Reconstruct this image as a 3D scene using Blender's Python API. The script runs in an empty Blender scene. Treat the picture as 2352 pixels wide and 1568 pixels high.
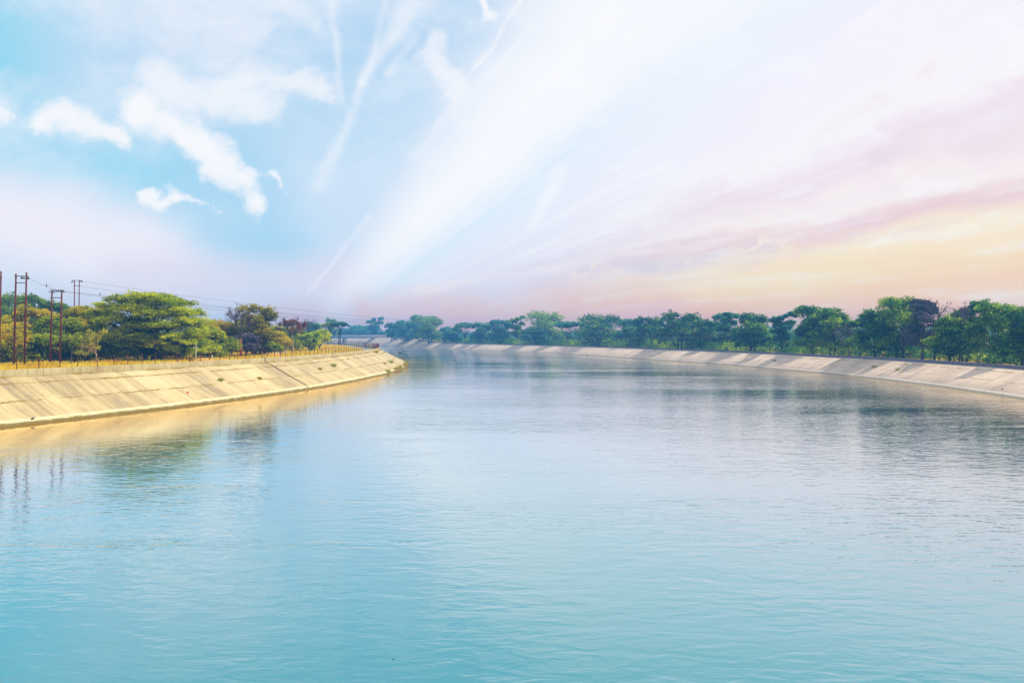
import bpy, bmesh, math, random
import numpy as np
from mathutils import Vector, Matrix
R = math.radians
sc = bpy.context.scene
col = sc.collection

# ------------------------------------------------------------------ camera
CAMZ = 8.0
cd = bpy.data.cameras.new('camera'); cam = bpy.data.objects.new('camera', cd); col.objects.link(cam)
cam.location = (0, 0, CAMZ); cam.rotation_euler = (R(90 - 0.37), 0, 0)
cd.sensor_width = 36; cd.lens = 28.0; cd.clip_end = 20000; cd.clip_start = 0.1
sc.camera = cam
sc.view_settings.view_transform = 'Standard'
try: sc.view_settings.look = 'None'
except Exception: pass
sc.view_settings.exposure = 0.0; sc.view_settings.gamma = 1.0
sc.cycles.max_bounces = 6; sc.cycles.diffuse_bounces = 2; sc.cycles.glossy_bounces = 3
sc.cycles.transmission_bounces = 3; sc.cycles.volume_bounces = 0; sc.cycles.transparent_max_bounces = 6
sc.cycles.use_denoising = True
sc.cycles.caustics_reflective = False; sc.cycles.caustics_refractive = False

# ------------------------------------------------------------------ sun
SUN_EL, SUN_AZ = 49.0, 75.0          # azimuth clockwise from +Y (the view direction)
sdir = Vector((math.sin(R(SUN_AZ)) * math.cos(R(SUN_EL)), math.cos(R(SUN_AZ)) * math.cos(R(SUN_EL)), math.sin(R(SUN_EL))))
sl = bpy.data.lights.new('sun', 'SUN'); sl.energy = 5.0; sl.angle = R(0.5); sl.color = (1.0, 0.93, 0.80)
so = bpy.data.objects.new('sun', sl); col.objects.link(so); so.location = (60, 30, 80)
so.rotation_euler = sdir.to_track_quat('Z', 'Y').to_euler()

def srgb(r, g, b):
    f = lambda c: (c / 255 / 12.92) if c / 255 <= 0.04045 else ((c / 255 + 0.055) / 1.055) ** 2.4
    return (f(r), f(g), f(b), 1.0)

# ------------------------------------------------------------------ world
class NT:
    """small node-tree writer"""
    def __init__(s, tree): s.t = tree; s.n = tree.nodes; s.l = tree.links
    def new(s, typ, **kw):
        n = s.n.new(typ)
        for k, v in kw.items(): setattr(n, k, v)
        return n
    def put(s, sock, v):
        if v is None: return
        if hasattr(v, 'is_linked') or isinstance(v, bpy.types.NodeSocket): s.l.new(v, sock)
        else: sock.default_value = v
    def m(s, op, a, b=None, c=None, clamp=False):
        n = s.new('ShaderNodeMath', operation=op, use_clamp=clamp)
        for i, v in enumerate((a, b, c)): s.put(n.inputs[i], v)
        return n.outputs[0]
    def vm(s, op, a, b=None, scale=None, out=0):
        n = s.new('ShaderNodeVectorMath', operation=op)
        s.put(n.inputs[0], a); s.put(n.inputs[1], b)
        if scale is not None: s.put(n.inputs['Scale'], scale)
        return n.outputs[out]
    def mr(s, v, a, b, c=0.0, d=1.0, kind='SMOOTHSTEP'):
        n = s.new('ShaderNodeMapRange', interpolation_type=kind)
        for i, x in enumerate((v, a, b, c, d)): s.put(n.inputs[i], x)
        return n.outputs[0]
    def noise(s, vec, scale, detail=3, rough=0.5, out=0, dist=0.0):
        n = s.new('ShaderNodeTexNoise'); s.put(n.inputs['Vector'], vec)
        n.inputs['Scale'].default_value = scale; n.inputs['Detail'].default_value = detail
        n.inputs['Roughness'].default_value = rough; n.inputs['Distortion'].default_value = dist
        return n.outputs[out]
    def mix(s, f, a, b, mode='MIX'):
        n = s.new('ShaderNodeMix', data_type='RGBA', blend_type=mode)
        s.put(n.inputs[0], f); s.put(n.inputs[6], a); s.put(n.inputs[7], b)
        return n.outputs[2]
    def ramp(s, f, stops, kind='LINEAR'):
        n = s.new('ShaderNodeValToRGB'); n.color_ramp.interpolation = kind
        e = n.color_ramp.elements
        while len(e) < len(stops): e.new(0.5)
        for q, (p, c) in zip(e, stops):
            q.position = p; q.color = tuple(c) + ((1.0,) if len(c) == 3 else ())
        s.put(n.inputs[0], f); return n.outputs[0]

world = bpy.data.worlds.new('World'); sc.world = world; world.use_nodes = True
T = NT(world.node_tree); T.n.clear()
geo = T.new('ShaderNodeTexCoord').outputs['Generated']
sep = T.new('ShaderNodeSeparateXYZ'); T.l.new(geo, sep.inputs[0])
dx, dy, dz = sep.outputs
ady = T.m('MAXIMUM', T.m('ABSOLUTE', dy), 0.08)
inv = T.m('DIVIDE', 1.0, ady)
com = T.new('ShaderNodeCombineXYZ')
T.l.new(T.m('MULTIPLY', dx, inv), com.inputs[0]); T.l.new(T.m('MULTIPLY', T.m('MAXIMUM', dz, -0.05), inv), com.inputs[1])
P0 = com.outputs[0]                                     # bearing and height of a sky direction
def warp(scale, amp, det):
    c = T.noise(P0, scale, det, 0.55, out=1)
    return T.vm('ADD', P0, T.vm('SCALE', T.vm('SUBTRACT', c, (0.5, 0.5, 0.5)), scale=amp))
PW = warp(3.5, 0.10, 3)
PF = warp(2.2, 0.05, 1)
PC = warp(11.0, 0.11, 7)
PT = warp(16.0, 0.022, 5)
def uv(X, Y): return ((X - 1176) / 1829.5, (772.3 - Y) / 1829.5, 0.0)
def seg(P, a, b, w, inner=0.0, w2=None):
    A = uv(*a); B = uv(*b); D = (B[0] - A[0], B[1] - A[1]); L2 = D[0] ** 2 + D[1] ** 2
    q = T.vm('SUBTRACT', P, A)
    t = T.m('MULTIPLY', T.vm('DOT_PRODUCT', q, (D[0] / L2, D[1] / L2, 0), out=1), 1.0, clamp=True)
    d = T.vm('DISTANCE', q, T.vm('SCALE', (D[0], D[1], 0), scale=t), out=1)
    W = w / 1829.5
    if w2 is not None:
        d = T.m('DIVIDE', d, T.m('MULTIPLY_ADD', t, w2 / 1829.5 - W, W)); W = 1.0
    return T.mr(d, W, W * inner, 0.0, 1.0)
# the high cloud fans out of one point on the horizon: bearing round that point, with streaks along it
VP = uv(690, 772)
qv = T.vm('SUBTRACT', PF, VP); sq = T.new('ShaderNodeSeparateXYZ'); T.l.new(qv, sq.inputs[0])
ang = T.m('MULTIPLY', T.m('ARCTAN2', T.m('MAXIMUM', sq.outputs[1], 0.0), T.m('ADD', sq.outputs[0], 0.0)), 180 / math.pi)
rad = T.vm('LENGTH', qv, out=1)
fc = T.new('ShaderNodeCombineXYZ'); T.l.new(T.m('MULTIPLY', ang, 0.17), fc.inputs[0]); T.l.new(T.m('MULTIPLY', rad, 1.6), fc.inputs[1])
fan = T.noise(fc.outputs[0], 1.0, 5, 0.5)
fc2 = T.new('ShaderNodeCombineXYZ'); T.l.new(T.m('MULTIPLY', ang, 0.5), fc2.inputs[0]); T.l.new(T.m('MULTIPLY', rad, 3.5), fc2.inputs[1])
fan2 = T.noise(fc2.outputs[0], 1.0, 6, 0.58, dist=0.15)
fib = T.mr(T.noise(PC, 7.0, 6, 0.62), 0.32, 0.62)
angn = T.m('ADD', ang, T.m('MULTIPLY', T.m('SUBTRACT', fan, 0.5), 9.0))
feather = T.noise(T.vm('MULTIPLY', PC, (5.0, 9.0, 1)), 1.0, 7, 0.62)
angn = T.m('ADD', angn, T.m('MULTIPLY', T.m('SUBTRACT', feather, 0.5), T.mr(ang, 5.0, 30.0, 3.0, 16.0)))
angn = T.m('DIVIDE', T.m('ADD', angn, T.m('MULTIPLY', T.m('SUBTRACT', fan2, 0.5), 4.0)), 90.0, clamp=True)
def rr(st): return T.ramp(angn, [(a_ / 90, srgb(*c_)[:3]) for a_, c_ in st])
warm = rr([(0, (255, 190, 160)), (2.5, (255, 208, 172)), (6, (255, 228, 184)), (9.5, (255, 238, 208)), (12, (242, 212, 212)), (14.5, (254, 242, 238)), (17.5, (244, 226, 234)), (21, (253, 247, 249)), (28, (246, 243, 252)), (34, (242, 246, 253)), (42, (254, 253, 254)), (54, (252, 252, 254)), (63, (214, 232, 248))])
cool = rr([(0, (255, 160, 138)), (2.5, (250, 180, 164)), (5, (238, 198, 204)), (8, (230, 216, 230)), (12, (224, 222, 238)), (18, (228, 228, 243)), (26, (234, 238, 250)), (33, (224, 240, 252)), (39, (248, 250, 254)), (46, (255, 254, 255)), (56, (253, 252, 254)), (64, (205, 228, 247))])
sp = T.new('ShaderNodeSeparateXYZ'); T.l.new(PW, sp.inputs[0])
wx = T.mr(T.m('ADD', sp.outputs[0], T.m('MULTIPLY', T.m('SUBTRACT', fan, .5), .3)), (900 - 1176) / 1829.5, (1800 - 1176) / 1829.5)
right = T.mix(wx, cool, warm)
right = T.mix(T.m('MULTIPLY', T.mr(fan2, 0.5, 0.75), 0.45), right, srgb(253, 251, 253))
C = srgb(214, 229, 247)
BASE = [
    (PW, (60, 250), (700, 120), 640, 0.0, None, (184, 222, 245), 0.9),
    (PW, (-60, 100), (-60, 400), 300, 0.0, None, (140, 216, 241), 0.85),
    (PW, (420, 70), (1150, 40), 330, 0.0, None, (186, 217, 244), 0.8),
    (PW, (20, 340), (380, 400), 130, 0.0, 170, (156, 219, 244), 0.85),
    (PW, (520, 430), (650, 570), 210, 0.1, 170, (164, 215, 242), 0.9),
    (PW, (-100, 480), (330, 590), 210, 0.1, 190, (249, 243, 250), 0.97),
    (PW, (300, 640), (800, 640), 110, 0.0, 120, (232, 226, 241), 0.85),
    (PW, (-100, 740), (620, 750), 120, 0.0, 110, (222, 222, 239), 0.9),
    (PW, (600, 760), (1000, 760), 90, 0.0, 110, (236, 190, 194), 0.85),
]
for (P, a, b, w, inn, w2, c, amt) in BASE:
    C = T.mix(T.m('MULTIPLY', seg(P, a, b, w, inn, w2), amt), C, srgb(*c))
thin = T.mr(T.noise(T.vm('MULTIPLY', PC, (3.0, 6.0, 1)), 1.0, 6, 0.6), 0.38, 0.70)
C = T.mix(T.m('MULTIPLY', thin, T.m('MULTIPLY', T.mr(sp.outputs[1], 0.10, 0.3), 0.9)), C, srgb(243, 246, 253))
fr_ = T.m('MULTIPLY', T.mr(ang, 68.0, 44.0), T.mr(sp.outputs[0], VP[0] - 0.02, VP[0] + 0.16))
C = T.mix(fr_, C, right)
fin = T.noise(T.vm('MULTIPLY', PC, (9.0, 14.0, 1)), 1.0, 7, 0.65)
C = T.mix(T.m('MULTIPLY', T.m('MULTIPLY', T.mr(fin, 0.45, 0.7), T.m('MULTIPLY', T.mr(fan2, 0.42, 0.62), T.m('MULTIPLY', fr_, T.mr(rad, .12, .4)))), 0.45), C, srgb(255, 254, 255))
ragged = T.noise(T.vm('MULTIPLY', PC, (9, 11, 1)), 1.0, 8, 0.66)
CLOUD = [
    (PW, (1050, 790), (2500, 790), 150, 0.0, 130, .97, (255, 184, 146)), (PW, (850, 720), (1500, 735), 80, 0.0, 130, .8, (242, 196, 192)),
    (PW, (1650, 610), (2450, 400), 24, 0.0, 60, .4, (234, 196, 206)), (PW, (2000, 360), (2450, 285), 40, 0.0, 110, .55, (236, 212, 226)),
    (PT, (960, 668), (1560, 566), 20, 0.0, 10, .55, (250, 238, 238)), (PW, (1400, 615), (1760, 560), 34, 0.0, 40, .6, (214, 206, 228)),
    (PC, (1690, 590), (1980, 535), 10, 0.0, 22, .7, (255, 238, 224)), (PC, (1950, 575), (2450, 455), 10, 0.0, 34, .7, (255, 246, 222)), (PC, (1280, 640), (1800, 600), 8, 0, 14, .6, (253, 232, 222)),
    (PC, (310, 230), (470, 320), 85, 0.0, 80, 1.0), (PC, (460, 310), (575, 450), 80, 0.0, 56, 1.0), (PC, (500, 380), (640, 400), 45, 0.0, 22, .8),
    (PC, (-20, 268), (95, 285), 34, 0.0, 40, 0.9), (PC, (110, 262), (265, 300), 75, 0.0, 50, 0.95),
    (PC, (345, 425), (485, 494), 40, 0.0, 20, 1.0), (PC, (360, 165), (600, 250), 95, 0.0, 95, 0.75),
    (PC, (560, 180), (770, 205), 75, 0.0, 34, 0.7), (PC, (625, 385), (665, 430), 26, 0.0, 18, 0.8),
    (PW, (955, -10), (835, 200), 62, 0.0, 22, 0.62), (PT, (835, 200), (735, 425), 16, 0.0, 34, 0.45),
    (PT, (1215, -20), (1000, 290), 9, 0.0, 14, 0.6), (PT, (1225, 60), (950, 360), 16, 0.0, 18, 0.4), (PW, (1010, -20), (900, 180), 30, 0, 20, .45), (PT, (890, 10), (850, 160), 16, 0, 12, .25), (PT, (762, -10), (784, 240), 22, 0.0, 14, 0.4),
    (PT, (850, 490), (710, 668), 12, 0.0, 8, 0.3), (PC, (1115, -20), (1122, 45), 46, 0.0, 26, 0.95),
    (PC, (985, 80), (1045, 200), 55, 0.0, 45, 0.7), (PT, (1290, 395), (1220, 515), 34, 0.0, 18, 0.65),
    (PW, (600, -10), (760, 110), 60, 0.0, 26, 0.55),
]
for row in CLOUD:
    P, a, b, w, inn, w2, amt = row[:7]; cc_ = row[7] if len(row) > 7 else (254, 253, 254)
    f = seg(P, a, b, w, inn, w2); f0 = f
    if P is PC: f = T.mr(T.m('MULTIPLY_ADD', ragged, 1.3, T.m('ADD', f, -0.65)), 0.02, 1.05); f = T.m('MULTIPLY', f, T.mr(f0, 0.0, 0.3))
    else: f = T.m('MULTIPLY', f, T.m('MULTIPLY_ADD', fib, 0.8, 0.35), clamp=True)
    C = T.mix(T.m('MULTIPLY', f, amt), C, srgb(*cc_))
sky = T.new('ShaderNodeTexSky', sky_type='NISHITA', sun_disc=False)
sky.sun_elevation = R(SUN_EL); sky.sun_rotation = R(SUN_AZ)
b1 = T.new('ShaderNodeBackground'); b1.inputs[1].default_value = 0.012; T.l.new(sky.outputs[0], b1.inputs[0])
b2 = T.new('ShaderNodeBackground'); b2.inputs[1].default_value = 0.95; T.l.new(C, b2.inputs[0])
ad = T.new('ShaderNodeAddShader'); T.l.new(b1.outputs[0], ad.inputs[0]); T.l.new(b2.outputs[0], ad.inputs[1])
wo = T.new('ShaderNodeOutputWorld'); T.l.new(ad.outputs[0], wo.inputs[0])
try:
    world.cycles.sampling_method = 'MANUAL'; world.cycles.sample_map_resolution = 512
except Exception: pass

# ------------------------------------------------------------------ helpers
def tag(o, label=None, cat=None, group=None, kind=None):
    if label: o['label'] = label
    if cat: o['category'] = cat
    if group: o['group'] = group
    if kind: o['kind'] = kind
    return o
def empty(name, loc=(0, 0, 0), rz=0.0):
    o = bpy.data.objects.new(name, None); col.objects.link(o); o.location = loc; o.rotation_euler = (0, 0, rz)
    o.empty_display_size = 0.3; return o
def link_mesh(name, V, F, mat, parent=None, attrs=None, smooth=False, uvs=None, mats=None, midx=None):
    me = bpy.data.meshes.new(name)
    V = np.asarray(V, dtype=np.float32).reshape(-1, 3)
    if isinstance(F, np.ndarray):
        k = F.shape[1]
        me.vertices.add(len(V)); me.vertices.foreach_set('co', V.ravel())
        me.loops.add(F.size); me.loops.foreach_set('vertex_index', F.astype(np.int32).ravel())
        me.polygons.add(len(F)); me.polygons.foreach_set('loop_start', np.arange(0, F.size, k, dtype=np.int32))
        me.polygons.foreach_set('loop_total', np.full(len(F), k, dtype=np.int32))
        me.update(calc_edges=True)
    else:
        me.from_pydata([tuple(map(float, v)) for v in V], [], F); me.update()
    for k_, arr in (attrs or {}).items():
        a = me.attributes.new(k_, 'FLOAT', 'POINT'); a.data.foreach_set('value', np.asarray(arr, dtype=np.float32))
    if uvs is not None:                               # per-vertex uv
        ul = me.uv_layers.new(name='UVMap')
        li = np.zeros(len(me.loops), dtype=np.int32); me.loops.foreach_get('vertex_index', li)
        ul.data.foreach_set('uv', np.asarray(uvs, dtype=np.float32)[li].ravel())
    for mm in (mats or [mat]): me.materials.append(mm)
    if midx is not None: me.polygons.foreach_set('material_index', np.asarray(midx, dtype=np.int32))
    if smooth: me.polygons.foreach_set('use_smooth', np.ones(len(me.polygons), dtype=bool))
    o = bpy.data.objects.new(name, me); col.objects.link(o)
    if parent: o.parent = parent
    return o

class MB:
    """collects boxes, bars and tubes and links them as one mesh object"""
    def __init__(s): s.v = []; s.f = []
    def box(s, c, d, rz=0.0, bev=0.0):
        cx, cy, cz = c; hx, hy, hz = d[0] / 2, d[1] / 2, d[2] / 2
        b = len(s.v); ca, sa = math.cos(rz), math.sin(rz)
        e = min(bev, hx * .8, hy * .8, hz * .8)
        if e <= 0:
            for z in (-hz, hz):
                for x, y in ((-hx, -hy), (hx, -hy), (hx, hy), (-hx, hy)):
                    s.v.append((cx + x * ca - y * sa, cy + x * sa + y * ca, cz + z))
            s.f += [(b, b + 3, b + 2, b + 1), (b + 4, b + 5, b + 6, b + 7)] + [(b + i, b + (i + 1) % 4, b + 4 + (i + 1) % 4, b + 4 + i) for i in range(4)]
        else:
            rings = [(-hz, e), (-hz + e, 0), (hz - e, 0), (hz, e)]
            for z, q in rings:
                for x, y in ((-hx + q, -hy + q), (hx - q, -hy + q), (hx - q, hy - q), (-hx + q, hy - q)):
                    s.v.append((cx + x * ca - y * sa, cy + x * sa + y * ca, cz + z))
            s.f.append((b, b + 3, b + 2, b + 1)); s.f.append((b + 12, b + 13, b + 14, b + 15))
            for k in range(3):
                for i in range(4):
                    s.f.append((b + 4 * k + i, b + 4 * k + (i + 1) % 4, b + 4 * k + 4 + (i + 1) % 4, b + 4 * k + 4 + i))
        return s
    def tube(s, pts, rad, n=6, cap=True):
        pts = [Vector(p) for p in pts]; rad = rad if isinstance(rad, (list, tuple)) else [rad] * len(pts)
        b = len(s.v)
        for i, p in enumerate(pts):
            t = (pts[min(i + 1, len(pts) - 1)] - pts[max(i - 1, 0)])
            t = t.normalized() if t.length > 1e-9 else Vector((0, 0, 1))
            a = t.cross(Vector((0, 0, 1)) if abs(t.z) < .9 else Vector((1, 0, 0))).normalized(); c = t.cross(a)
            for k in range(n):
                w = 2 * math.pi * k / n
                s.v.append(tuple(p + (a * math.cos(w) + c * math.sin(w)) * rad[i]))
        for i in range(len(pts) - 1):
            for k in range(n):
                s.f.append((b + i * n + k, b + i * n + (k + 1) % n, b + (i + 1) * n + (k + 1) % n, b + (i + 1) * n + k))
        if cap:
            s.f.append(tuple(b + k for k in range(n))[::-1]); s.f.append(tuple(b + (len(pts) - 1) * n + k for k in range(n)))
        return s
    def lathe(s, prof, c=(0, 0, 0), n=12, sx=1.0, sy=1.0):
        b = len(s.v)
        for r, z in prof:
            for k in range(n):
                w = 2 * math.pi * k / n
                s.v.append((c[0] + r * math.cos(w) * sx, c[1] + r * math.sin(w) * sy, c[2] + z))
        for i in range(len(prof) - 1):
            for k in range(n):
                s.f.append((b + i * n + k, b + i * n + (k + 1) % n, b + (i + 1) * n + (k + 1) % n, b + (i + 1) * n + k))
        s.f.append(tuple(b + k for k in range(n))[::-1]); s.f.append(tuple(b + (len(prof) - 1) * n + k for k in range(n)))
        return s
    def build(s, name, mat, parent=None, smooth=False):
        return link_mesh(name, s.v, s.f, mat, parent, smooth=smooth)

# ------------------------------------------------------------------ materials
def material(name):
    m = bpy.data.materials.new(name); m.use_nodes = True; t = NT(m.node_tree); t.n.clear()
    out = t.new('ShaderNodeOutputMaterial'); t.out = out; return m, t
def principled(t, colr, rough=0.8, spec=0.3, normal=None, metal=0.0):
    p = t.new('ShaderNodeBsdfPrincipled'); t.put(p.inputs['Base Color'], colr); t.put(p.inputs['Roughness'], rough)
    p.inputs['Specular IOR Level'].default_value = spec; p.inputs['Metallic'].default_value = metal
    if normal is not None: t.l.new(normal, p.inputs['Normal'])
    return p
def bump(t, h, strength, dist):
    b = t.new('ShaderNodeBump'); t.put(b.inputs['Strength'], strength); b.inputs['Distance'].default_value = dist
    t.l.new(h, b.inputs['Height']); return b.outputs[0]
def simple(name, c, rough=0.7, var=0.25, scale=3.0, spec=0.3, metal=0.0):
    m, t = material(name)
    oc = t.new('ShaderNodeTexCoord').outputs['Object']
    n = t.noise(oc, scale, 4, 0.6)
    cc = t.mix(n, tuple(x * (1 - var) for x in c) + (1,), tuple(min(1, x * (1 + var)) for x in c) + (1,))
    p = principled(t, cc, rough, spec, bump(t, n, 0.2, 0.02), metal); t.l.new(p.outputs[0], t.out.inputs[0]); return m

def leaf_mat(name, stops, trans=0.55, k=1.0):
    stops = [(p_, tuple(min(.8, q_ * k) for q_ in c_)) for p_, c_ in stops]
    m, t = material(name)
    a = t.new('ShaderNodeAttribute', attribute_name='leaf').outputs['Fac']
    b = t.new('ShaderNodeAttribute', attribute_name='clump').outputs['Fac']
    f = t.m('MULTIPLY_ADD', a, 0.40, t.m('MULTIPLY', b, 0.60), clamp=True)
    c = t.ramp(f, stops)
    p = principled(t, c, 0.8, 0.04)
    tr = t.new('ShaderNodeBsdfTranslucent'); t.l.new(c, tr.inputs[0])
    mx = t.new('ShaderNodeMixShader'); mx.inputs[0].default_value = trans
    t.l.new(p.outputs[0], mx.inputs[1]); t.l.new(tr.outputs[0], mx.inputs[2]); t.l.new(mx.outputs[0], t.out.inputs[0]); return m
def bark_mat(name, c1, c2):
    m, t = material(name)
    oc = t.new('ShaderNodeTexCoord').outputs['Object']
    mp = t.new('ShaderNodeMapping'); mp.inputs['Scale'].default_value = (4, 4, .8); t.l.new(oc, mp.inputs[0])
    n = t.noise(mp.outputs[0], 3, 5, 0.65)
    p = principled(t, t.ramp(n, [(0.3, c1), (0.7, c2)]), 0.9, 0.15, bump(t, n, 0.6, 0.05)); t.l.new(p.outputs[0], t.out.inputs[0]); return m

M = {}
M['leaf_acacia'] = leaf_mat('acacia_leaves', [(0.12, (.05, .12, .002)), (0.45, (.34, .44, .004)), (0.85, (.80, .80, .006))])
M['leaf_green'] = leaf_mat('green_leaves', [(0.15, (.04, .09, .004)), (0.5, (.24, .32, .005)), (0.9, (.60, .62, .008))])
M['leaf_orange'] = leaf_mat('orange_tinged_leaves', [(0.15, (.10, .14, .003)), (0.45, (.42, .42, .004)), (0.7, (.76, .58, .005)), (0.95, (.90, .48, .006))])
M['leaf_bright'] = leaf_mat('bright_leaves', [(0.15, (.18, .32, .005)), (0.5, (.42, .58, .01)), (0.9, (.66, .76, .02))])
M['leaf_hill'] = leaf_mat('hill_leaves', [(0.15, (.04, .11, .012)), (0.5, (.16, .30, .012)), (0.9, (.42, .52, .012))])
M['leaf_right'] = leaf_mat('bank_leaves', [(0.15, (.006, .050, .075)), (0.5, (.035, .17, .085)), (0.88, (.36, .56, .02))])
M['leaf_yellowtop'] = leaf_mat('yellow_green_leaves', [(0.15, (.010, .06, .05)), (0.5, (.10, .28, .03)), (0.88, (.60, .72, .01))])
M['leaf_far'] = leaf_mat('haze_tinted_leaves', [(0.15, (.012, .11, .20)), (0.5, (.07, .27, .24)), (0.9, (.32, .56, .16))])  # blue of the distance haze is mixed into the leaf colour
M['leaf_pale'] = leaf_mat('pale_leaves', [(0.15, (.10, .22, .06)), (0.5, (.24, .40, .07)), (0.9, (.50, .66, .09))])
M['leaf_brown'] = leaf_mat('dry_brown_leaves', [(0.15, (.12, .05, .04)), (0.5, (.28, .13, .08)), (0.9, (.48, .22, .12))], 0.2)
M['leaf_olive'] = leaf_mat('olive_leaves', [(0.12, (.04, .05, .02)), (0.45, (.20, .20, .02)), (0.75, (.46, .44, .01)), (0.97, (.62, .30, .02))])
M['leaf_grey'] = leaf_mat('dusty_violet_leaves', [(0.15, (.06, .05, .09)), (0.5, (.15, .12, .18)), (0.9, (.28, .23, .20))], 0.2)
M['weed'] = leaf_mat('dry_weeds', [(0.1, (.30, .24, .01)), (0.5, (.56, .40, .02)), (0.9, (.78, .56, .03))])
M['weed_green'] = leaf_mat('green_weeds', [(0.1, (.18, .24, .005)), (0.5, (.42, .44, .01)), (0.9, (.66, .60, .015))])
M['grass'] = leaf_mat('dry_grass', [(0.1, (.58, .32, .012)), (0.5, (.88, .58, .02)), (0.9, (.95, .78, .10))], 0.3)
M['bark'] = bark_mat('grey_bark', (.05, .04, .035), (.14, .11, .09))
M['bark_dark'] = bark_mat('dark_bark', (.015, .015, .02), (.05, .045, .05))
M['bark_red'] = bark_mat('reddish_bark', (.22, .05, .02), (.42, .12, .04))
M['bark_pale'] = bark_mat('pale_bark', (.30, .22, .12), (.60, .46, .28))
M['bark_brown'] = bark_mat('brown_twigs', (.10, .05, .035), (.22, .12, .08))
M['bark_violet'] = bark_mat('violet_grey_twigs', (.06, .04, .07), (.15, .10, .14))
M['rust'] = simple('rusty_steel', (.13, .02, .009), 0.7, 0.5, 2.0)
M['rust_dark'] = simple('dark_rusty_steel', (.07, .025, .02), 0.7, 0.5, 2.0)
M['ins'] = simple('brown_porcelain', (.14, .09, .07), 0.3, 0.2, 5)
M['wire'] = simple('wire', (.05, .05, .06), 0.5, 0.1, 1)
M['white'] = simple('whitewash', (.75, .73, .68), 0.8, 0.1, 4)
M['black'] = simple('black_feathers', (.012, .012, .014), 0.6, 0.3, 9)
M['red'] = simple('red_cloth', (.55, .02, .01), 0.8, 0.2, 5)
M['pipe'] = simple('dark_pipe', (.16, .10, .03), 0.6, 0.3, 2)
M['pipe_pale'] = simple('pale_pipe', (.55, .62, .60), 0.5, 0.2, 2)
M['bridge'] = simple('bridge_concrete', (.42, .40, .40), 0.85, 0.2, .4)
M['mound'] = simple('orange_soil', (.52, .27, .04), 0.95, 0.3, 1.2)
M['grave'] = simple('grey_board', (.5, .5, .52), 0.8, 0.1, 3)

# concrete of the canal lining
def lining_mat(name, lite, mid, dark, weedc, joint=0.4):
    m, t = material(name)
    u = t.new('ShaderNodeUVMap').outputs[0]
    s = t.new('ShaderNodeSeparateXYZ'); t.l.new(u, s.inputs[0]); U, V = s.outputs[0], s.outputs[1]
    def sv(a, b):
        mp = t.new('ShaderNodeMapping'); mp.inputs['Scale'].default_value = (a, b, 1); t.l.new(u, mp.inputs[0]); return mp.outputs[0]
    wob = t.noise(sv(0.35, 0.6), 1, 2)
    # streaks of run-off down the slope
    st = t.noise(sv(1.6, 0.16), 1.0, 8, 0.72)
    st2 = t.noise(sv(0.22, 0.06), 1.0, 3, 0.5)
    fine = t.noise(sv(6.0, 1.2), 1.0, 5, 0.7)
    # every poured bay has its own tone; bays are about 1.3 m wide
    bay = t.new('ShaderNodeTexWhiteNoise', noise_dimensions='1D'); t.l.new(t.m('FLOOR', t.m('DIVIDE', U, 1.35)), bay.inputs['W'])
    row = t.m('GREATER_THAN', V, t.m('MULTIPLY_ADD', wob, 0.5, 3.3))
    bay2 = t.new('ShaderNodeTexWhiteNoise', noise_dimensions='2D')
    cb = t.new('ShaderNodeCombineXYZ'); t.l.new(t.m('FLOOR', t.m('DIVIDE', U, 2.7)), cb.inputs[0]); t.l.new(row, cb.inputs[1]); t.l.new(cb.outputs[0], bay2.inputs['Vector'])
    f = t.m('ADD', t.m('MULTIPLY', st, 0.70), t.m('MULTIPLY', st2, 0.42))
    blot = t.noise(sv(0.5, 0.45), 1.0, 6, 0.7); f = t.m('ADD', f, t.m('MULTIPLY', blot, 0.30)); f = t.m('SUBTRACT', f, 0.10)
    f = t.m('ADD', f, t.m('MULTIPLY', bay.outputs[0], 0.09)); f = t.m('ADD', f, t.m('MULTIPLY', bay2.outputs[0], 0.13))
    f = t.m('ADD', f, t.m('MULTIPLY', fine, 0.16))
    c = t.ramp(t.m('SUBTRACT', f, 0.32), [(0.27, dark), (0.45, mid), (0.62, lite)])
    # bay joints, down the slope
    fr = t.m('FRACT', t.m('DIVIDE', t.m('MULTIPLY_ADD', wob, 0.10, U), 2.7))
    jt = t.m('LESS_THAN', t.m('ABSOLUTE', t.m('SUBTRACT', fr, 0.5)), 0.014)
    jn = t.mr(t.noise(sv(0.7, 0.5), 1.0, 2), 0.35, 0.6)
    c = t.mix(t.m('MULTIPLY', t.m('MULTIPLY', jt, jn), joint), c, weedc + (1,))
    # lengthwise cracks with dry weeds: one at mid slope, one at the shoulder
    rag = t.noise(sv(2.2, 2.2), 1.0, 4, 0.6); pat = t.noise(sv(0.30, 0.05), 1.0, 2)
    for v0, wd, amt in ((3.35, 0.065, 0.9), (6.35, 0.075, 1.0)):
        dd = t.m('ABSOLUTE', t.m('SUBTRACT', V, t.m('MULTIPLY_ADD', t.m('SUBTRACT', rag, 0.5), 0.5, t.m('MULTIPLY_ADD', wob, 0.7 if v0 < 5 else 0.1, v0 - (.35 if v0 < 5 else .05)))))
        k = t.mr(dd, wd * 2.2, wd * 0.6)
        c = t.mix(t.m('MULTIPLY', t.m('MULTIPLY', k, t.mr(pat, 0.38, 0.55)), amt), c, weedc + (1,))
    p = principled(t, c, 0.88, 0.2, bump(t, fine, 0.25, 0.03)); t.l.new(p.outputs[0], t.out.inputs[0]); return m
M['lining_left'] = lining_mat('lining_concrete', (.555, .45, .235), (.43, .33, .165), (.25, .19, .115), (.24, .15, .02))
M['lining_right'] = lining_mat('lining_concrete_shaded_bank', (.74, .56, .41), (.62, .465, .34), (.45, .34, .26), (.30, .22, .09), 0.25)
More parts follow.
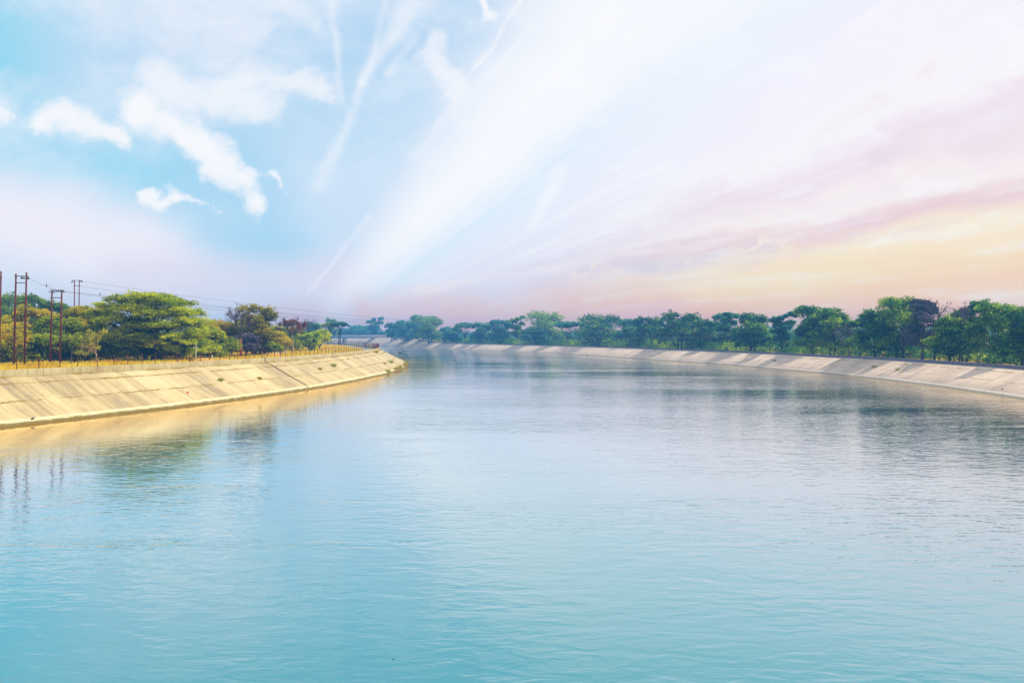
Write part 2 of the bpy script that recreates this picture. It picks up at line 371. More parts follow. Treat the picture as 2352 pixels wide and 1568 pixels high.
def toe_mat(name, a, b, dirt):
    m, t = material(name)
    u = t.new('ShaderNodeUVMap').outputs[0]
    s = t.new('ShaderNodeSeparateXYZ'); t.l.new(u, s.inputs[0])
    mp = t.new('ShaderNodeMapping'); mp.inputs['Scale'].default_value = (0.9, 4, 1); t.l.new(u, mp.inputs[0])
    n = t.noise(mp.outputs[0], 1, 6, 0.65)
    c = t.ramp(n, [(0.3, b), (0.6, a)])
    edge = t.mr(t.m('ADD', s.outputs[1], t.m('MULTIPLY', t.m('SUBTRACT', n, 0.5), 0.9)), 0.26, -0.06)
    c = t.mix(edge, c, dirt + (1,))
    fr = t.m('FRACT', t.m('DIVIDE', s.outputs[0], 8.1)); jt = t.m('LESS_THAN', fr, 0.012)
    c = t.mix(t.m('MULTIPLY', jt, 0.6), c, dirt + (1,))
    p = principled(t, c, 0.9, 0.2, bump(t, n, 0.5, 0.05)); t.l.new(p.outputs[0], t.out.inputs[0]); return m
M['toe_left'] = toe_mat('toe_beam_concrete', (.66, .57, .34), (.50, .40, .20), (.18, .13, .03))
M['toe_right'] = toe_mat('toe_beam_concrete_pale', (.80, .66, .50), (.66, .54, .42), (.40, .33, .25))
def wall_mat(name, a, b):
    m, t = material(name)
    u = t.new('ShaderNodeUVMap').outputs[0]
    s = t.new('ShaderNodeSeparateXYZ'); t.l.new(u, s.inputs[0])
    mp = t.new('ShaderNodeMapping'); mp.inputs['Scale'].default_value = (2.6, 0.5, 1); t.l.new(u, mp.inputs[0])
    n = t.noise(mp.outputs[0], 1, 6, 0.68)
    mp2 = t.new('ShaderNodeMapping'); mp2.inputs['Scale'].default_value = (0.25, 0.3, 1); t.l.new(u, mp2.inputs[0])
    n2 = t.noise(mp2.outputs[0], 1, 3, 0.6)
    c = t.ramp(t.m('ADD', t.m('MULTIPLY', n, 0.6), t.m('MULTIPLY', n2, 0.4)), [(0.33, b), (0.58, a)])
    fr = t.m('FRACT', t.m('DIVIDE', s.outputs[0], 6.0)); jt = t.m('LESS_THAN', fr, 0.010)
    c = t.mix(t.m('MULTIPLY', jt, 0.7), c, tuple(x * .25 for x in b) + (1,))
    p = principled(t, c, 0.88, 0.2, bump(t, n, 0.4, 0.03)); t.l.new(p.outputs[0], t.out.inputs[0]); return m
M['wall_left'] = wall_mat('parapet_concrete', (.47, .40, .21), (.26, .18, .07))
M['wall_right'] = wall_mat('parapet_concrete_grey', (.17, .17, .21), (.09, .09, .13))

# ground: dry grass and soil
m, t = material('dry_ground'); M['ground'] = m
oc = t.new('ShaderNodeTexCoord').outputs['Object']
n1 = t.noise(oc, 0.35, 6, 0.62); n2 = t.noise(oc, 4.0, 4, 0.6)
c = t.ramp(n1, [(0.32, (.22, .15, .02)), (0.5, (.58, .34, .03)), (0.68, (.74, .46, .07))])
c = t.mix(t.m('MULTIPLY', n2, 0.5), c, (.30, .18, .03, 1))
p = principled(t, c, 0.95, 0.1, bump(t, n2, 0.6, 0.08)); t.l.new(p.outputs[0], t.out.inputs[0])
m, t = material('asphalt'); M['asphalt'] = m
oc = t.new('ShaderNodeTexCoord').outputs['Object']
n1 = t.noise(oc, 0.5, 5, 0.6); n2 = t.noise(oc, 12, 3, 0.6)
c = t.ramp(n1, [(0.3, (.19, .20, .23)), (0.65, (.30, .31, .34))])
c = t.mix(t.m('MULTIPLY', n2, 0.3), c, (.36, .33, .28, 1))
p = principled(t, c, 0.9, 0.2, bump(t, n2, 0.3, 0.02)); t.l.new(p.outputs[0], t.out.inputs[0])

# water
m, t = material('canal_water'); M['water'] = m
oc = t.new('ShaderNodeTexCoord').outputs['Object']
def mp(sx, sy, rz=0.0):
    q = t.new('ShaderNodeMapping'); q.inputs['Scale'].default_value = (sx, sy, 1); q.inputs['Rotation'].default_value = (0, 0, R(rz)); t.l.new(oc, q.inputs[0]); return q.outputs[0]
w1 = t.noise(mp(0.85, 1.9, 6), 1.0, 3, 0.5, dist=0.5)
w2 = t.noise(mp(0.30, 0.55, -12), 1.0, 2, 0.5, dist=0.3)
w3 = t.noise(mp(2.2, 4.2, 3), 1.0, 2, 0.5)
patch = t.mr(t.noise(mp(0.012, 0.05, 4), 1.0, 4, 0.6), 0.35, 0.7, 0.35, 1.25)
lines = t.mr(t.noise(mp(0.02, 0.22, 2), 1.0, 4, 0.6), 0.60, 0.72, 0.0, 1.2)
h = t.m('ADD', t.m('ADD', t.m('MULTIPLY', w1, 0.75), t.m('MULTIPLY', w2, 0.65)), t.m('MULTIPLY', w3, 0.13))
bs = t.m('ADD', patch, lines)
cc = t.mix(t.noise(mp(0.02, 0.03), 1.0, 3), (.014, .175, .225, 1), (.030, .225, .27, 1))
sa = t.new('ShaderNodeAttribute', attribute_name='shore').outputs['Fac']
bs = t.m('MULTIPLY', bs, t.m('MULTIPLY_ADD', t.new('ShaderNodeAttribute', attribute_name='calm').outputs['Fac'], -0.6, 1.1))
nrm = bump(t, h, t.m('MULTIPLY', bs, 0.8), 0.062)
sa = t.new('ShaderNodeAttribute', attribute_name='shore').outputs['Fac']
cc = t.mix(t.m('MULTIPLY', sa, 0.9), cc, (.40, .25, .05, 1))
df = t.new('ShaderNodeBsdfDiffuse'); t.l.new(cc, df.inputs[0]); t.l.new(nrm, df.inputs['Normal'])
gl = t.new('ShaderNodeBsdfGlossy'); gl.inputs['Roughness'].default_value = 0.03; t.l.new(t.mix(sa, (.96, .97, .97, 1), (.97, .78, .46, 1)), gl.inputs[0]); t.l.new(nrm, gl.inputs['Normal'])  # golden reflection of the bank strengthened by tinting the gloss near shore
lw = t.new('ShaderNodeLayerWeight'); t.l.new(nrm, lw.inputs['Normal'])
fz = t.ramp(lw.outputs['Facing'], [(0.0, (.03,) * 3), (.40, (.05,) * 3), (.61, (.19,) * 3), (.74, (.52,) * 3), (.83, (.80,) * 3), (.91, (.96,) * 3)])
mx = t.new('ShaderNodeMixShader'); t.l.new(fz, mx.inputs[0]); t.l.new(df.outputs[0], mx.inputs[1]); t.l.new(gl.outputs[0], mx.inputs[2]); t.l.new(mx.outputs[0], t.out.inputs[0])

# ------------------------------------------------------------------ canal banks
def catmull(P, step=1.5):
    P = [np.array(p, float) for p in P]; P = [2 * P[0] - P[1]] + P + [2 * P[-1] - P[-2]]
    out = []
    for i in range(1, len(P) - 2):
        p0, p1, p2, p3 = P[i - 1:i + 3]; n = max(2, int(np.linalg.norm(p2 - p1) / step))
        for k in range(n):
            u = k / n
            # centripetal-like tension keeps uneven spacing calm
            d1 = np.linalg.norm(p2 - p1); m1 = (p2 - p0) / (np.linalg.norm(p2 - p0)) * d1; m2 = (p3 - p1) / (np.linalg.norm(p3 - p1)) * d1
            out.append((2 * u ** 3 - 3 * u ** 2 + 1) * p1 + (u ** 3 - 2 * u ** 2 + u) * m1 + (-2 * u ** 3 + 3 * u ** 2) * p2 + (u ** 3 - u ** 2) * m2)
    out.append(P[-2]); return np.array(out)
LW = catmull([(-130, -150), (-79, -20), (-59, 30), (-44.9, 69.8), (-36.6, 93.4), (-30.6, 121), (-28.1, 144), (-26.6, 174), (-28.0, 212), (-33.5, 250), (-45, 292), (-65, 360), (-92, 432), (-140, 512), (-205, 592), (-290, 662), (-420, 732)])
RW = catmull([(18, -150), (46, -20), (54.5, 30), (61.5, 70), (65.3, 101.5), (67.6, 121), (68.9, 145), (68.4, 165), (65.5, 190), (60.8, 228), (45, 290), (23, 369), (-8, 440), (-37, 504), (-66, 562), (-106, 645), (-148, 722), (-200, 790), (-285, 870), (-420, 950)])
def normals(P, side):
    d = np.gradient(P, axis=0); d /= np.linalg.norm(d, axis=1)[:, None]
    return np.stack([-d[:, 1], d[:, 0]], 1) * side
LN = normals(LW, 1.0); RN = normals(RW, -1.0)
LS = np.concatenate([[0], np.cumsum(np.linalg.norm(np.diff(LW, axis=0), axis=1))])
RS = np.concatenate([[0], np.cumsum(np.linalg.norm(np.diff(RW, axis=0), axis=1))])
def sm(x, a, b):
    u = np.clip((x - a) / (b - a), 0, 1); return u * u * (3 - 2 * u)
L_wid = 7.4 + 0.8 * sm(LW[:, 1], 130, 200)
L_top = np.full(len(LW), 3.95)
R_top = 3.15 + 3.6 * sm(RW[:, 1], 520, 640)
R_wid = 7.2 + 3.5 * sm(RW[:, 1], 520, 640)
# profile: fraction of width, fraction of height, v coordinate (metres up the slope)
PROF = [(-0.25, -0.22, -1.2), (-0.012, -0.06, -0.3), (0.012, 0.055, 0.0), (0.085, 0.095, 0.5), (0.095, 0.125, 0.62), (0.45, 0.47, 3.3), (0.82, 0.86, 6.35), (0.90, 0.945, 7.0), (1.0, 1.0, 7.8)]
def bank(name, W, N, S, wid, top, mlin, mtoe, flip, rng):
    n = len(W); V = []; UVs = []
    jit = np.convolve(rng.normal(0, 1, n + 8), np.ones(3) / 3, 'same')[:n] * 0.10
    for j, (fo, fz, v) in enumerate(PROF):
        o = wid * fo + (jit if j in (1, 2) else 0)
        V.append(np.column_stack([W + N * o[:, None], top * fz])); UVs.append(np.column_stack([S, np.full(n, v)]))
    V = np.concatenate(V); UVs = np.concatenate(UVs); F = []; MI = []
    for j in range(len(PROF) - 1):
        a = j * n + np.arange(n - 1); q = np.column_stack([a, a + 1, a + n + 1, a + n])
        if flip: q = q[:, ::-1]
        F.append(q); MI.append(np.full(n - 1, 1 if j <= 3 else 0))
    o = link_mesh(name, V, np.concatenate(F), None, None, uvs=UVs, mats=[mlin, mtoe], midx=np.concatenate(MI))
    return tag(o, kind='structure')
rg = np.random.default_rng(3)
bank('canal_bank', LW, LN, LS, L_wid, L_top, M['lining_left'], M['toe_left'], True, rg)
bank('canal_bank', RW, RN, RS, R_wid, R_top, M['lining_right'], M['toe_right'], False, rg)
LC = LW + LN * L_wid[:, None]; RC = RW + RN * R_wid[:, None]

def at_bank(side, y, off):
    """point on a bank: station (distance ahead), metres up from the water line -> (x, y, z, normal)"""
    W, N, wid, top = (LW, LN, L_wid, L_top) if side == 'L' else (RW, RN, R_wid, R_top)
    x = np.interp(y, W[:, 1], W[:, 0]); nx = np.interp(y, W[:, 1], N[:, 0]); ny = np.interp(y, W[:, 1], N[:, 1])
    w = np.interp(y, W[:, 1], wid); tp = np.interp(y, W[:, 1], top)
    fz = np.interp(off / w, [p[0] for p in PROF], [p[1] for p in PROF])
    return Vector((x + nx * off, y + ny * off, tp * fz if off <= w else tp)), Vector((nx, ny, 0))

# parapet walls
def parapet(C, N, S, top, i0, i1, h, th, mat, label):
    C, N, S, top = C[i0:i1], N[i0:i1], S[i0:i1], top[i0:i1]; n = len(C)
    prof = [(0.0, -0.3, 0.0), (0.0, h - 0.03, h), (0.03, h, h + .03), (th - 0.03, h, h + th), (th, h - 0.03, h + th + .03), (th, -0.3, 2 * h + th)]
    V = np.concatenate([np.column_stack([C + N * o, top + z]) for o, z, v in prof])
    U = np.concatenate([np.column_stack([S, np.full(n, v)]) for o, z, v in prof]); F = []
    for j in range(len(prof) - 1):
        a = j * n + np.arange(n - 1); F.append(np.column_stack([a, a + 1, a + n + 1, a + n]))
    k = len(prof) - 1
    o = link_mesh('parapet_wall', V, np.concatenate(F), mat, uvs=U)
    return tag(o, label, 'wall')
iL1 = int(np.searchsorted(LW[:, 1], 560)); iR1 = int(np.searchsorted(RW[:, 1], 590))
LP0 = 0.03
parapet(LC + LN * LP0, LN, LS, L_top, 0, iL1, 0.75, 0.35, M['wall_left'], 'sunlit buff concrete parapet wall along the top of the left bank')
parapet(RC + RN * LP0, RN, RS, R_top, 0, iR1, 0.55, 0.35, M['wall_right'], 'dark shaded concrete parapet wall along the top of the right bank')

# water sheet, land and bed
def resample(P, n):
    s = np.concatenate([[0], np.cumsum(np.linalg.norm(np.diff(P, axis=0), axis=1))]); q = np.linspace(0, s[-1], n)
    return np.column_stack([np.interp(q, s, P[:, 0]), np.interp(q, s, P[:, 1])])
a = resample(LW + LN * 0.55, 240); b = resample(RW + RN * 0.4, 240)
V = np.concatenate([np.column_stack([a, np.zeros(240)]), np.column_stack([b, np.zeros(240)])])
# rows across the canal; 'shore' is how silty the water is, and how far its reflection is painted gold
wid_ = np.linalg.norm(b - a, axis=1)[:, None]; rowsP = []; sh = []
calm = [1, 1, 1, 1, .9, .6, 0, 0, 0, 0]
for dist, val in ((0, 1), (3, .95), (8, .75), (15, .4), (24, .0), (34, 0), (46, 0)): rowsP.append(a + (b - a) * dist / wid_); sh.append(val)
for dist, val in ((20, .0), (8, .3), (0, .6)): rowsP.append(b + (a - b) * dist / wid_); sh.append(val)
V = np.concatenate([np.column_stack([q_, np.zeros(240)]) for q_ in rowsP]); i = np.arange(239); F = []
for j in range(len(rowsP) - 1): F.append(np.column_stack([j * 240 + i, (j + 1) * 240 + i, (j + 1) * 240 + i + 1, j * 240 + i + 1]))
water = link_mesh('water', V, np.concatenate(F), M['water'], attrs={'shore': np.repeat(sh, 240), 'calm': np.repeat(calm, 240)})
tag(water, kind='structure')
g = bmesh.new()
def ring(pts): return [g.verts.new(p) for p in pts]
Lg = [(p[0], p[1], 3.93) for p in (LC + LN * 0.05)[::3]]
f = g.faces.new(ring(Lg + [(-420, 1600, 3.93), (-9000, 9000, 3.93), (-9000, -3000, 3.93), (-130, -3000, 3.93)])); f.normal_update()
if f.normal.z < 0: f.normal_flip()
offs = [0.05, 6, 25, 60, 150, 600, 4000]
rows = []
for kx, of in enumerate(offs):
    P = RC + RN * of; zt = R_top if of < 20 else (R_top * (1 - sm(of, 20, 60)) + 3.1 * sm(of, 20, 60))
    rows.append([g.verts.new((P[j][0], P[j][1], zt[j] - 0.02)) for j in range(0, len(RC), 3)])
for r0, r1 in zip(rows, rows[1:]):
    for j in range(len(r0) - 1): g.faces.new((r0[j], r1[j], r1[j + 1], r0[j + 1]))
bl = (LW - LN * 1.0)[::3]; br = resample((RW - RN * 1.0), len(bl)); bl = resample(bl, len(bl))
q0 = [g.verts.new((p[0], p[1], -0.8)) for p in bl]; q1 = [g.verts.new((p[0], p[1], -0.8)) for p in br]
for j in range(len(q0) - 1): g.faces.new((q0[j], q1[j], q1[j + 1], q0[j + 1]))
bmesh.ops.triangulate(g, faces=[f]); bmesh.ops.recalc_face_normals(g, faces=g.faces)
me = bpy.data.meshes.new('ground'); g.to_mesh(me); g.free(); me.materials.append(M['ground'])
go = bpy.data.objects.new('ground', me); col.objects.link(go); tag(go, kind='structure')

# road on the left bank, inside the parapet
def strip(name, C, N, i0, i1, o0, o1, z, mat):
    C, N = C[i0:i1], N[i0:i1]; n = len(C)
    V = np.concatenate([np.column_stack([C + N * o, np.full(n, z)]) for o in (o0, o1)]); a = np.arange(n - 1)
    return tag(link_mesh(name, V, np.column_stack([a, a + 1, a + n + 1, a + n])[:, ::-1].copy(), mat), kind='structure')
j0 = int(np.searchsorted(LW[:, 1], 150)); j1 = int(np.searchsorted(LW[:, 1], 520))
strip('road', LC, LN, j0, j1, 0.9, 4.6, 3.96, M['asphalt'])

# ------------------------------------------------------------------ trees
def leaf_quads(rng, P, size, up=0.35, aspect=0.55):
    n = len(P)
    nrm = rng.normal(0, 1, (n, 3)); nrm[:, 2] = np.abs(nrm[:, 2]) * (1 + up) + up; nrm /= np.linalg.norm(nrm, axis=1)[:, None]
    a = np.cross(nrm, rng.normal(0, 1, (n, 3))); a /= np.linalg.norm(a, axis=1)[:, None] + 1e-9; b = np.cross(nrm, a)
    s = size * rng.uniform(0.6, 1.35, n)[:, None]; a = a * s; b = b * s * aspect
    V = np.stack([P - a, P - b * .9 + a * .1, P + a, P + b], 1).reshape(-1, 3)
    return V
def clumps_to_mesh(rng, clumps, per, size, shape=(1, 1, .7), up=0.35):
    """clumps: (k,5) x y z radius hue -> leaf-sized faces round each clump"""
    k = len(clumps); w = clumps[:, 3] ** 2; cnt = np.maximum(3, (per * k * w / w.sum()).astype(int))
    idx = np.repeat(np.arange(k), cnt); n = len(idx)
    d = rng.normal(0, 1, (n, 3)); d /= np.linalg.norm(d, axis=1)[:, None]
    r = rng.uniform(0.15, 1.0, n) ** 0.55 * (1 + .30 * rng.exponential(.6, n))
    P = clumps[idx, :3] + d * (r * clumps[idx, 3])[:, None] * np.array(shape)
    V = leaf_quads(rng, P, size, up); F = np.arange(4 * n).reshape(n, 4)
    return V, F, np.repeat(rng.uniform(0, 1, n), 4), np.repeat(clumps[idx, 4], 4)
def limb(mb, a, b, r0, r1, rng, sag=0.12, n=4):
    a, b = Vector(a), Vector(b); L = (b - a).length
    mid = Vector(rng.normal(0, 1, 3)) * L * sag * 0.5 + Vector((0, 0, L * sag * .4))
    pts = [a.lerp(b, i / n) + mid * math.sin(math.pi * i / n) for i in range(n + 1)]
    mb.tube(pts, [r0 + (r1 - r0) * i / n for i in range(n + 1)], 5)
    return pts
def tree(name, x, y, z, H, Wd, label, mat='leaf_right', bark='bark_dark', seed=0, style='round', base=0.28, nleaf=7000,
         leaf=0.26, group=None, lean=0.0, depth=None, lobes=None, trunk_r=None, gap=1.0, cr=None, nstem=1, cat='tree'):
    rng = np.random.default_rng(seed + 11)
    root = empty(name, (x, y, z)); tag(root, label, cat, group)
    dp = depth or Wd; hb = base * H
    if lobes is None:
        lobes = []
        nl = {'round': 17, 'umbrella': 11, 'tall': 13, 'bush': 10}[style]
        for i in range(nl):
            a = 2 * math.pi * (i + rng.uniform(-.3, .3)) / nl * 1.618 * 2
            rr = math.sqrt((i + .5) / nl) * 0.66
            hx, hy = math.cos(a) * rr, math.sin(a) * rr
            if style == 'umbrella': hz = 0.62 + 0.30 * (1 - rr ** 2) + rng.uniform(-.10, .06)
            elif style == 'tall': hz = 0.05 + 0.82 * (i / nl) + rng.uniform(-.05, .05); hx *= .8; hy *= .8
            elif style == 'bush': hz = 0.15 + 0.6 * (1 - rr) + rng.uniform(-.05, .12)
            else:
                ph = (i * .618) % 1.0; hz = 0.04 + 0.80 * ph; rr = .70 * math.sqrt(max(.05, 1 - (abs(ph - .42) / .62) ** 2)) * rng.uniform(.45, 1.05); hx, hy = math.cos(a) * rr, math.sin(a) * rr
            s = rng.uniform(.16, .25) * (1.15 if style != 'tall' else .85)
            zc = hb + (H - hb) * hz; rx = s * Wd
            rz = min(rx * (0.42 if style == 'umbrella' else .8), max(.5, H - zc), )
            lobes.append((hx * Wd / 2 * 1.25, hy * dp / 2 * 1.25, zc, rx, rz))
        top = max(l[2] + l[4] for l in lobes); lobes = [(l[0], l[1], l[2] + (H - top) * .96, l[3], l[4]) for l in lobes]
    # trunk and limbs
    mb = MB(); tr = trunk_r or max(.10, 0.020 * H + .008 * Wd)
    for q in range(nstem):
        sx = (q - (nstem - 1) / 2) * tr * 2.6; ang = rng.uniform(-.12, .12) + lean + (q - (nstem - 1) / 2) * .22
        fork = Vector((sx + math.sin(ang) * hb * 1.1, rng.uniform(-.1, .1) * hb, hb * rng.uniform(.85, 1.05) + .25 * (H - hb) * .4))
        pts = [Vector((sx, 0, -0.3)), Vector((sx + fork.x * .12, 0, hb * .12)), Vector((sx, 0, 0)).lerp(fork, .55) + Vector((rng.uniform(-.1, .1), 0, 0)), fork]
        mb.tube(pts, [tr * 1.35, tr, tr * .82, tr * .66], 8)
        for li in range(q, len(lobes), nstem):
            l = lobes[li]; tip = Vector((l[0], l[1], l[2] - l[4] * .15))
            p = limb(mb, fork if l[2] > fork.z + .5 else pts[2], tip, tr * .42, tr * .12, rng)
            for _ in range(4):
                d = Vector(rng.normal(0, 1, 3)).normalized(); e = tip + Vector((d.x * l[3], d.y * l[3], abs(d.z) * l[4])) * .8
                limb(mb, p[2 + int(rng.integers(0, 2))], e, tr * .14, tr * .04, rng, n=3)
    mb.build('trunk', M[bark], root, True)
    # clumps on the lobes
    cl = []
    c0 = cr or 0.055 * (Wd + H) / 2 + .28
    for l in lobes:
        k = max(6, int(gap * 7.5 * (l[3] / c0) ** 1.7)); hue0 = rng.uniform(.25, .75)
        for _ in range(k):
            d = rng.normal(0, 1, 3); d /= np.linalg.norm(d)
            if d[2] < -0.35: d[2] *= -.6
            r = rng.uniform(.55, 1.0)
            cl.append((l[0] + d[0] * l[3] * r, l[1] + d[1] * l[3] * r, l[2] + d[2] * l[4] * r, c0 * rng.uniform(.5, 1.05), np.clip(hue0 + rng.normal(0, .2) + .12 * d[2], 0, 1)))
    V, F, A, B = clumps_to_mesh(rng, np.array(cl), max(6, nleaf // len(cl)), leaf, (1, 1, .38 if style == 'umbrella' else .6), 0.8 if style == 'umbrella' else .3)
    link_mesh('crown', V, F, M[mat], root, attrs={'leaf': A, 'clump': B})
    return root
def bare(name, x, y, z, H, label, bark='bark_brown', seed=0, spread=0.55, leafm=None, nleaf=0, twig=0.03, trunk=0.5, lean=0.0, levels=5, group=None, stem_mat=None, tr=None, leaf=.16):
    rng = np.random.default_rng(seed + 5); root = empty(name, (x, y, z)); tag(root, label, 'tree', group)
    mb = MB(); st = MB(); tips = []; tr = tr or .022 * H
    top = Vector((lean * H * trunk, 0, H * trunk))
    (st if stem_mat else mb).tube([Vector((0, 0, -.3)), top * .5 + Vector((.1, 0, 0)), top], [tr * 1.3, tr, tr * .8], 8)
    def grow(p, d, L, r, k):
        e = p + d * L; mid = p.lerp(e, .5) + Vector(rng.normal(0, 1, 3)) * L * .07
        mb.tube([p, mid, e], [r, r * .8, r * .6], 4 if k < 3 else 3, cap=False); tips.append(e)
        if k >= levels: return
        for _ in range(3 if k < 3 else int(rng.integers(2, 5))):
            nd = (d + Vector(rng.normal(0, 1, 3)) * spread + Vector((0, 0, .12))).normalized()
            grow(e if rng.random() < .65 else mid, nd, L * rng.uniform(.55, .82), max(twig * .6, r * .6), k + 1)
    for _ in range(4):
        d = Vector((rng.normal(0, .5) + lean, rng.normal(0, .5), 1)).normalized()
        grow(top, d, H * (1 - trunk) * .36, tr * .6, 0)
    zmax = max(p.z for p in tips); k = (H - top.z) / max(.1, zmax - top.z)
    mb.v = [(v[0], v[1], top.z + (v[2] - top.z) * k if v[2] > top.z else v[2]) for v in mb.v]
    tips = [Vector((p.x, p.y, top.z + (p.z - top.z) * k)) for p in tips]
    if stem_mat: st.build('trunk', M[stem_mat], root, True); mb.build('branches', M[bark], root)
    else: mb.build('trunk', M[bark], root)
    if leafm:
        tt = np.array([tuple(p) for p in tips]); ii = rng.integers(0, len(tt), max(8, nleaf // 12))
        cl = np.column_stack([tt[ii], rng.uniform(.15, .5, len(ii)), rng.uniform(0, 1, len(ii))])
        V, F, A, B = clumps_to_mesh(rng, cl, 12, leaf, (1, 1, .8))
        link_mesh('crown', V, F, M[leafm], root, attrs={'leaf': A, 'clump': B})
    return root
def px(X, d): return (X - 2048) / 3186 * d           # lateral metres for a bearing read off the photograph at distance d
def zt(Y, d): return CAMZ + (1345 - Y) / 3186 * d     # height for an elevation read off the photograph at distance d

# --- left bank: the big acacia, its crown built of flat sprays
d = 134; ac = []
for X, Y, w, h in ((530, 1205, 95, 20), (620, 1195, 110, 22), (690, 1215, 95, 22), (470, 1235, 80, 22), (420, 1262, 70, 22), (585, 1245, 110, 24), (740, 1250, 85, 22),
                   (655, 1262, 110, 24), (505, 1285, 110, 24), (775, 1290, 75, 24), (700, 1305, 110, 24), (600, 1310, 100, 24), (440, 1320, 80, 26), (790, 1335, 65, 24), (740, 1352, 80, 22),
                   (530, 1345, 90, 22), (640, 1352, 90, 20), (560, 1372, 70, 14), (690, 1378, 80, 18), (790, 1375, 60, 22), (430, 1375, 70, 26), (730, 1400, 70, 18), (810, 1405, 45, 18)):
    for dyy in (-2.6, -.3, 2.4):
        ac.append((px(X, d) - px(610, d), dyy * (w / 50) - (1.6 if Y > 1340 else 0), zt(Y, d) - 4, w / 3186 * d * .62, h / 3186 * d * 1.25))
tree('acacia_tree', px(610, d), d, 3.93, 11.2, 18, 'broad flat layered green acacia, the largest tree on the left bank', 'leaf_acacia', 'bark_dark', 1, 'umbrella', .18, 120000, .15, lobes=ac, trunk_r=.38, cr=.75, nstem=3)

GL = 'trees of the thicket on the left bank'
def ltree(X, Ytop, wpx, d, label, mat, style, seed, base=.12, bark='bark_dark', nleaf=9000, leaf=.20, name='leafy_tree', **k):
    H = zt(Ytop, d) - 3.93; Wm = wpx / 3186 * d * 1.22; nleaf = int(nleaf * 1.35)
    return tree(name, px(X, d), d, 3.93, H, Wm, label, mat, bark, seed, style, base, nleaf, leaf, group=GL, **k)
ltree(30, 1290, 190, 122, 'yellow green bushy tree at the left edge, before the first rust red mast', 'leaf_orange', 'bush', 21, .05, nleaf=16000)
ltree(135, 1222, 170, 136, 'orange topped tree between the two nearest rust red masts', 'leaf_orange', 'round', 22, .1, nleaf=15000)
ltree(150, 1330, 150, 124, 'dark green low tree under the orange topped one', 'leaf_green', 'bush', 23, .05, nleaf=13000)
ltree(245, 1262, 160, 132, 'green tree directly behind the crossed brace mast', 'leaf_green', 'round', 24, .1, nleaf=14000)
ltree(300, 1330, 140, 126, 'shadowy green bush behind the small dead tree', 'leaf_green', 'bush', 25, .05, nleaf=12000)
ltree(350, 1222, 130, 138, 'orange and yellow topped tree just left of the big acacia', 'leaf_orange', 'round', 26, .1, nleaf=14000)
ltree(450, 1385, 170, 132, 'low dark bush in the shade of the acacia, left side', 'leaf_green', 'bush', 27, .03, nleaf=9000)
ltree(610, 1392, 210, 138, 'low dark bush in the shade of the acacia, middle', 'leaf_green', 'bush', 28, .03, nleaf=9000)
ltree(830, 1300, 110, 146, 'yellow green tree touching the right side of the acacia', 'leaf_acacia', 'round', 29, .08, nleaf=13000)
ltree(885, 1278, 130, 165, 'orange tinged tree between the acacia and the tall bare one', 'leaf_orange', 'round', 30, .1, nleaf=13000)
ltree(860, 1350, 150, 150, 'green scrub right of the acacia behind the leaning white post', 'leaf_green', 'bush', 31, .03, nleaf=11000)
ltree(1040, 1214, 130, 166, 'mixed olive and orange tree beside the tall bare one', 'leaf_olive', 'round', 32, .22, nleaf=8500, bark='bark_violet', nstem=3, gap=.8)
ltree(1010, 1262, 120, 170, 'yellow green tree behind the tall bare branches', 'leaf_acacia', 'round', 33, .1, nleaf=11000)
ltree(985, 1330, 90, 160, 'dusty violet brush at the foot of the tall bare tree', 'leaf_grey', 'bush', 34, .05, nleaf=9000)
ltree(1085, 1318, 110, 178, 'orange green bush over the row of white markers', 'leaf_orange', 'bush', 35, .03, nleaf=11000)
ltree(1060, 1368, 100, 168, 'dark leafy bush just left of the row of white markers', 'leaf_green', 'bush', 36, .03, nleaf=9000)
ltree(1135, 1300, 120, 215, 'green tree behind the brown crowned bare one', 'leaf_green', 'round', 37, .08, nleaf=9000)
ltree(1210, 1330, 110, 225, 'green bush right of the brown crowned bare tree', 'leaf_acacia', 'bush', 38, .03, nleaf=9000)
ltree(1278, 1315, 90, 238, 'rounded green bush at the right end of the thicket', 'leaf_acacia', 'bush', 39, .03, nleaf=9000)
ltree(1243, 1330, 60, 212, 'bright lime green broad leaved plant before the rounded bush', 'leaf_bright', 'tall', 40, .05, nleaf=1500, leaf=.5)
d = 372
for X, w, Yt, s, lb in ((1300, 62, 1290, 41, 'tree with single trunk standing by the road where it bends'), (1358, 70, 1286, 42, 'wide crowned tree with forked trunk beside the bend of the road')):
    tree('roadside_tree', px(X if s == 42 else 1312, d), d, 3.93, zt(Yt, d) - 3.93, w / 3186 * d, lb, 'leaf_far' if s == 42 else 'leaf_green', 'bark_dark', s, 'umbrella', .32, 7000, .3, group='trees at the bend of the road', nstem=2 if s == 42 else 1)
tree('roadside_tree', px(1250, 330), 330, 3.93, zt(1285, 330) - 3.93, 70 / 3186 * 330, 'hazy tree seen over the bushes left of the road bend', 'leaf_far', 'bark_dark', 43, 'round', .2, 7000, .3, group='trees at the bend of the road')
tree('distant_tree', px(1325, 560), 560, 3.93, zt(1272, 560) - 3.93, 50 / 3186 * 560, 'pale far tree rising behind the trees at the road bend', 'leaf_pale', 'bark', 44, 'round', .2, 4500, .45)
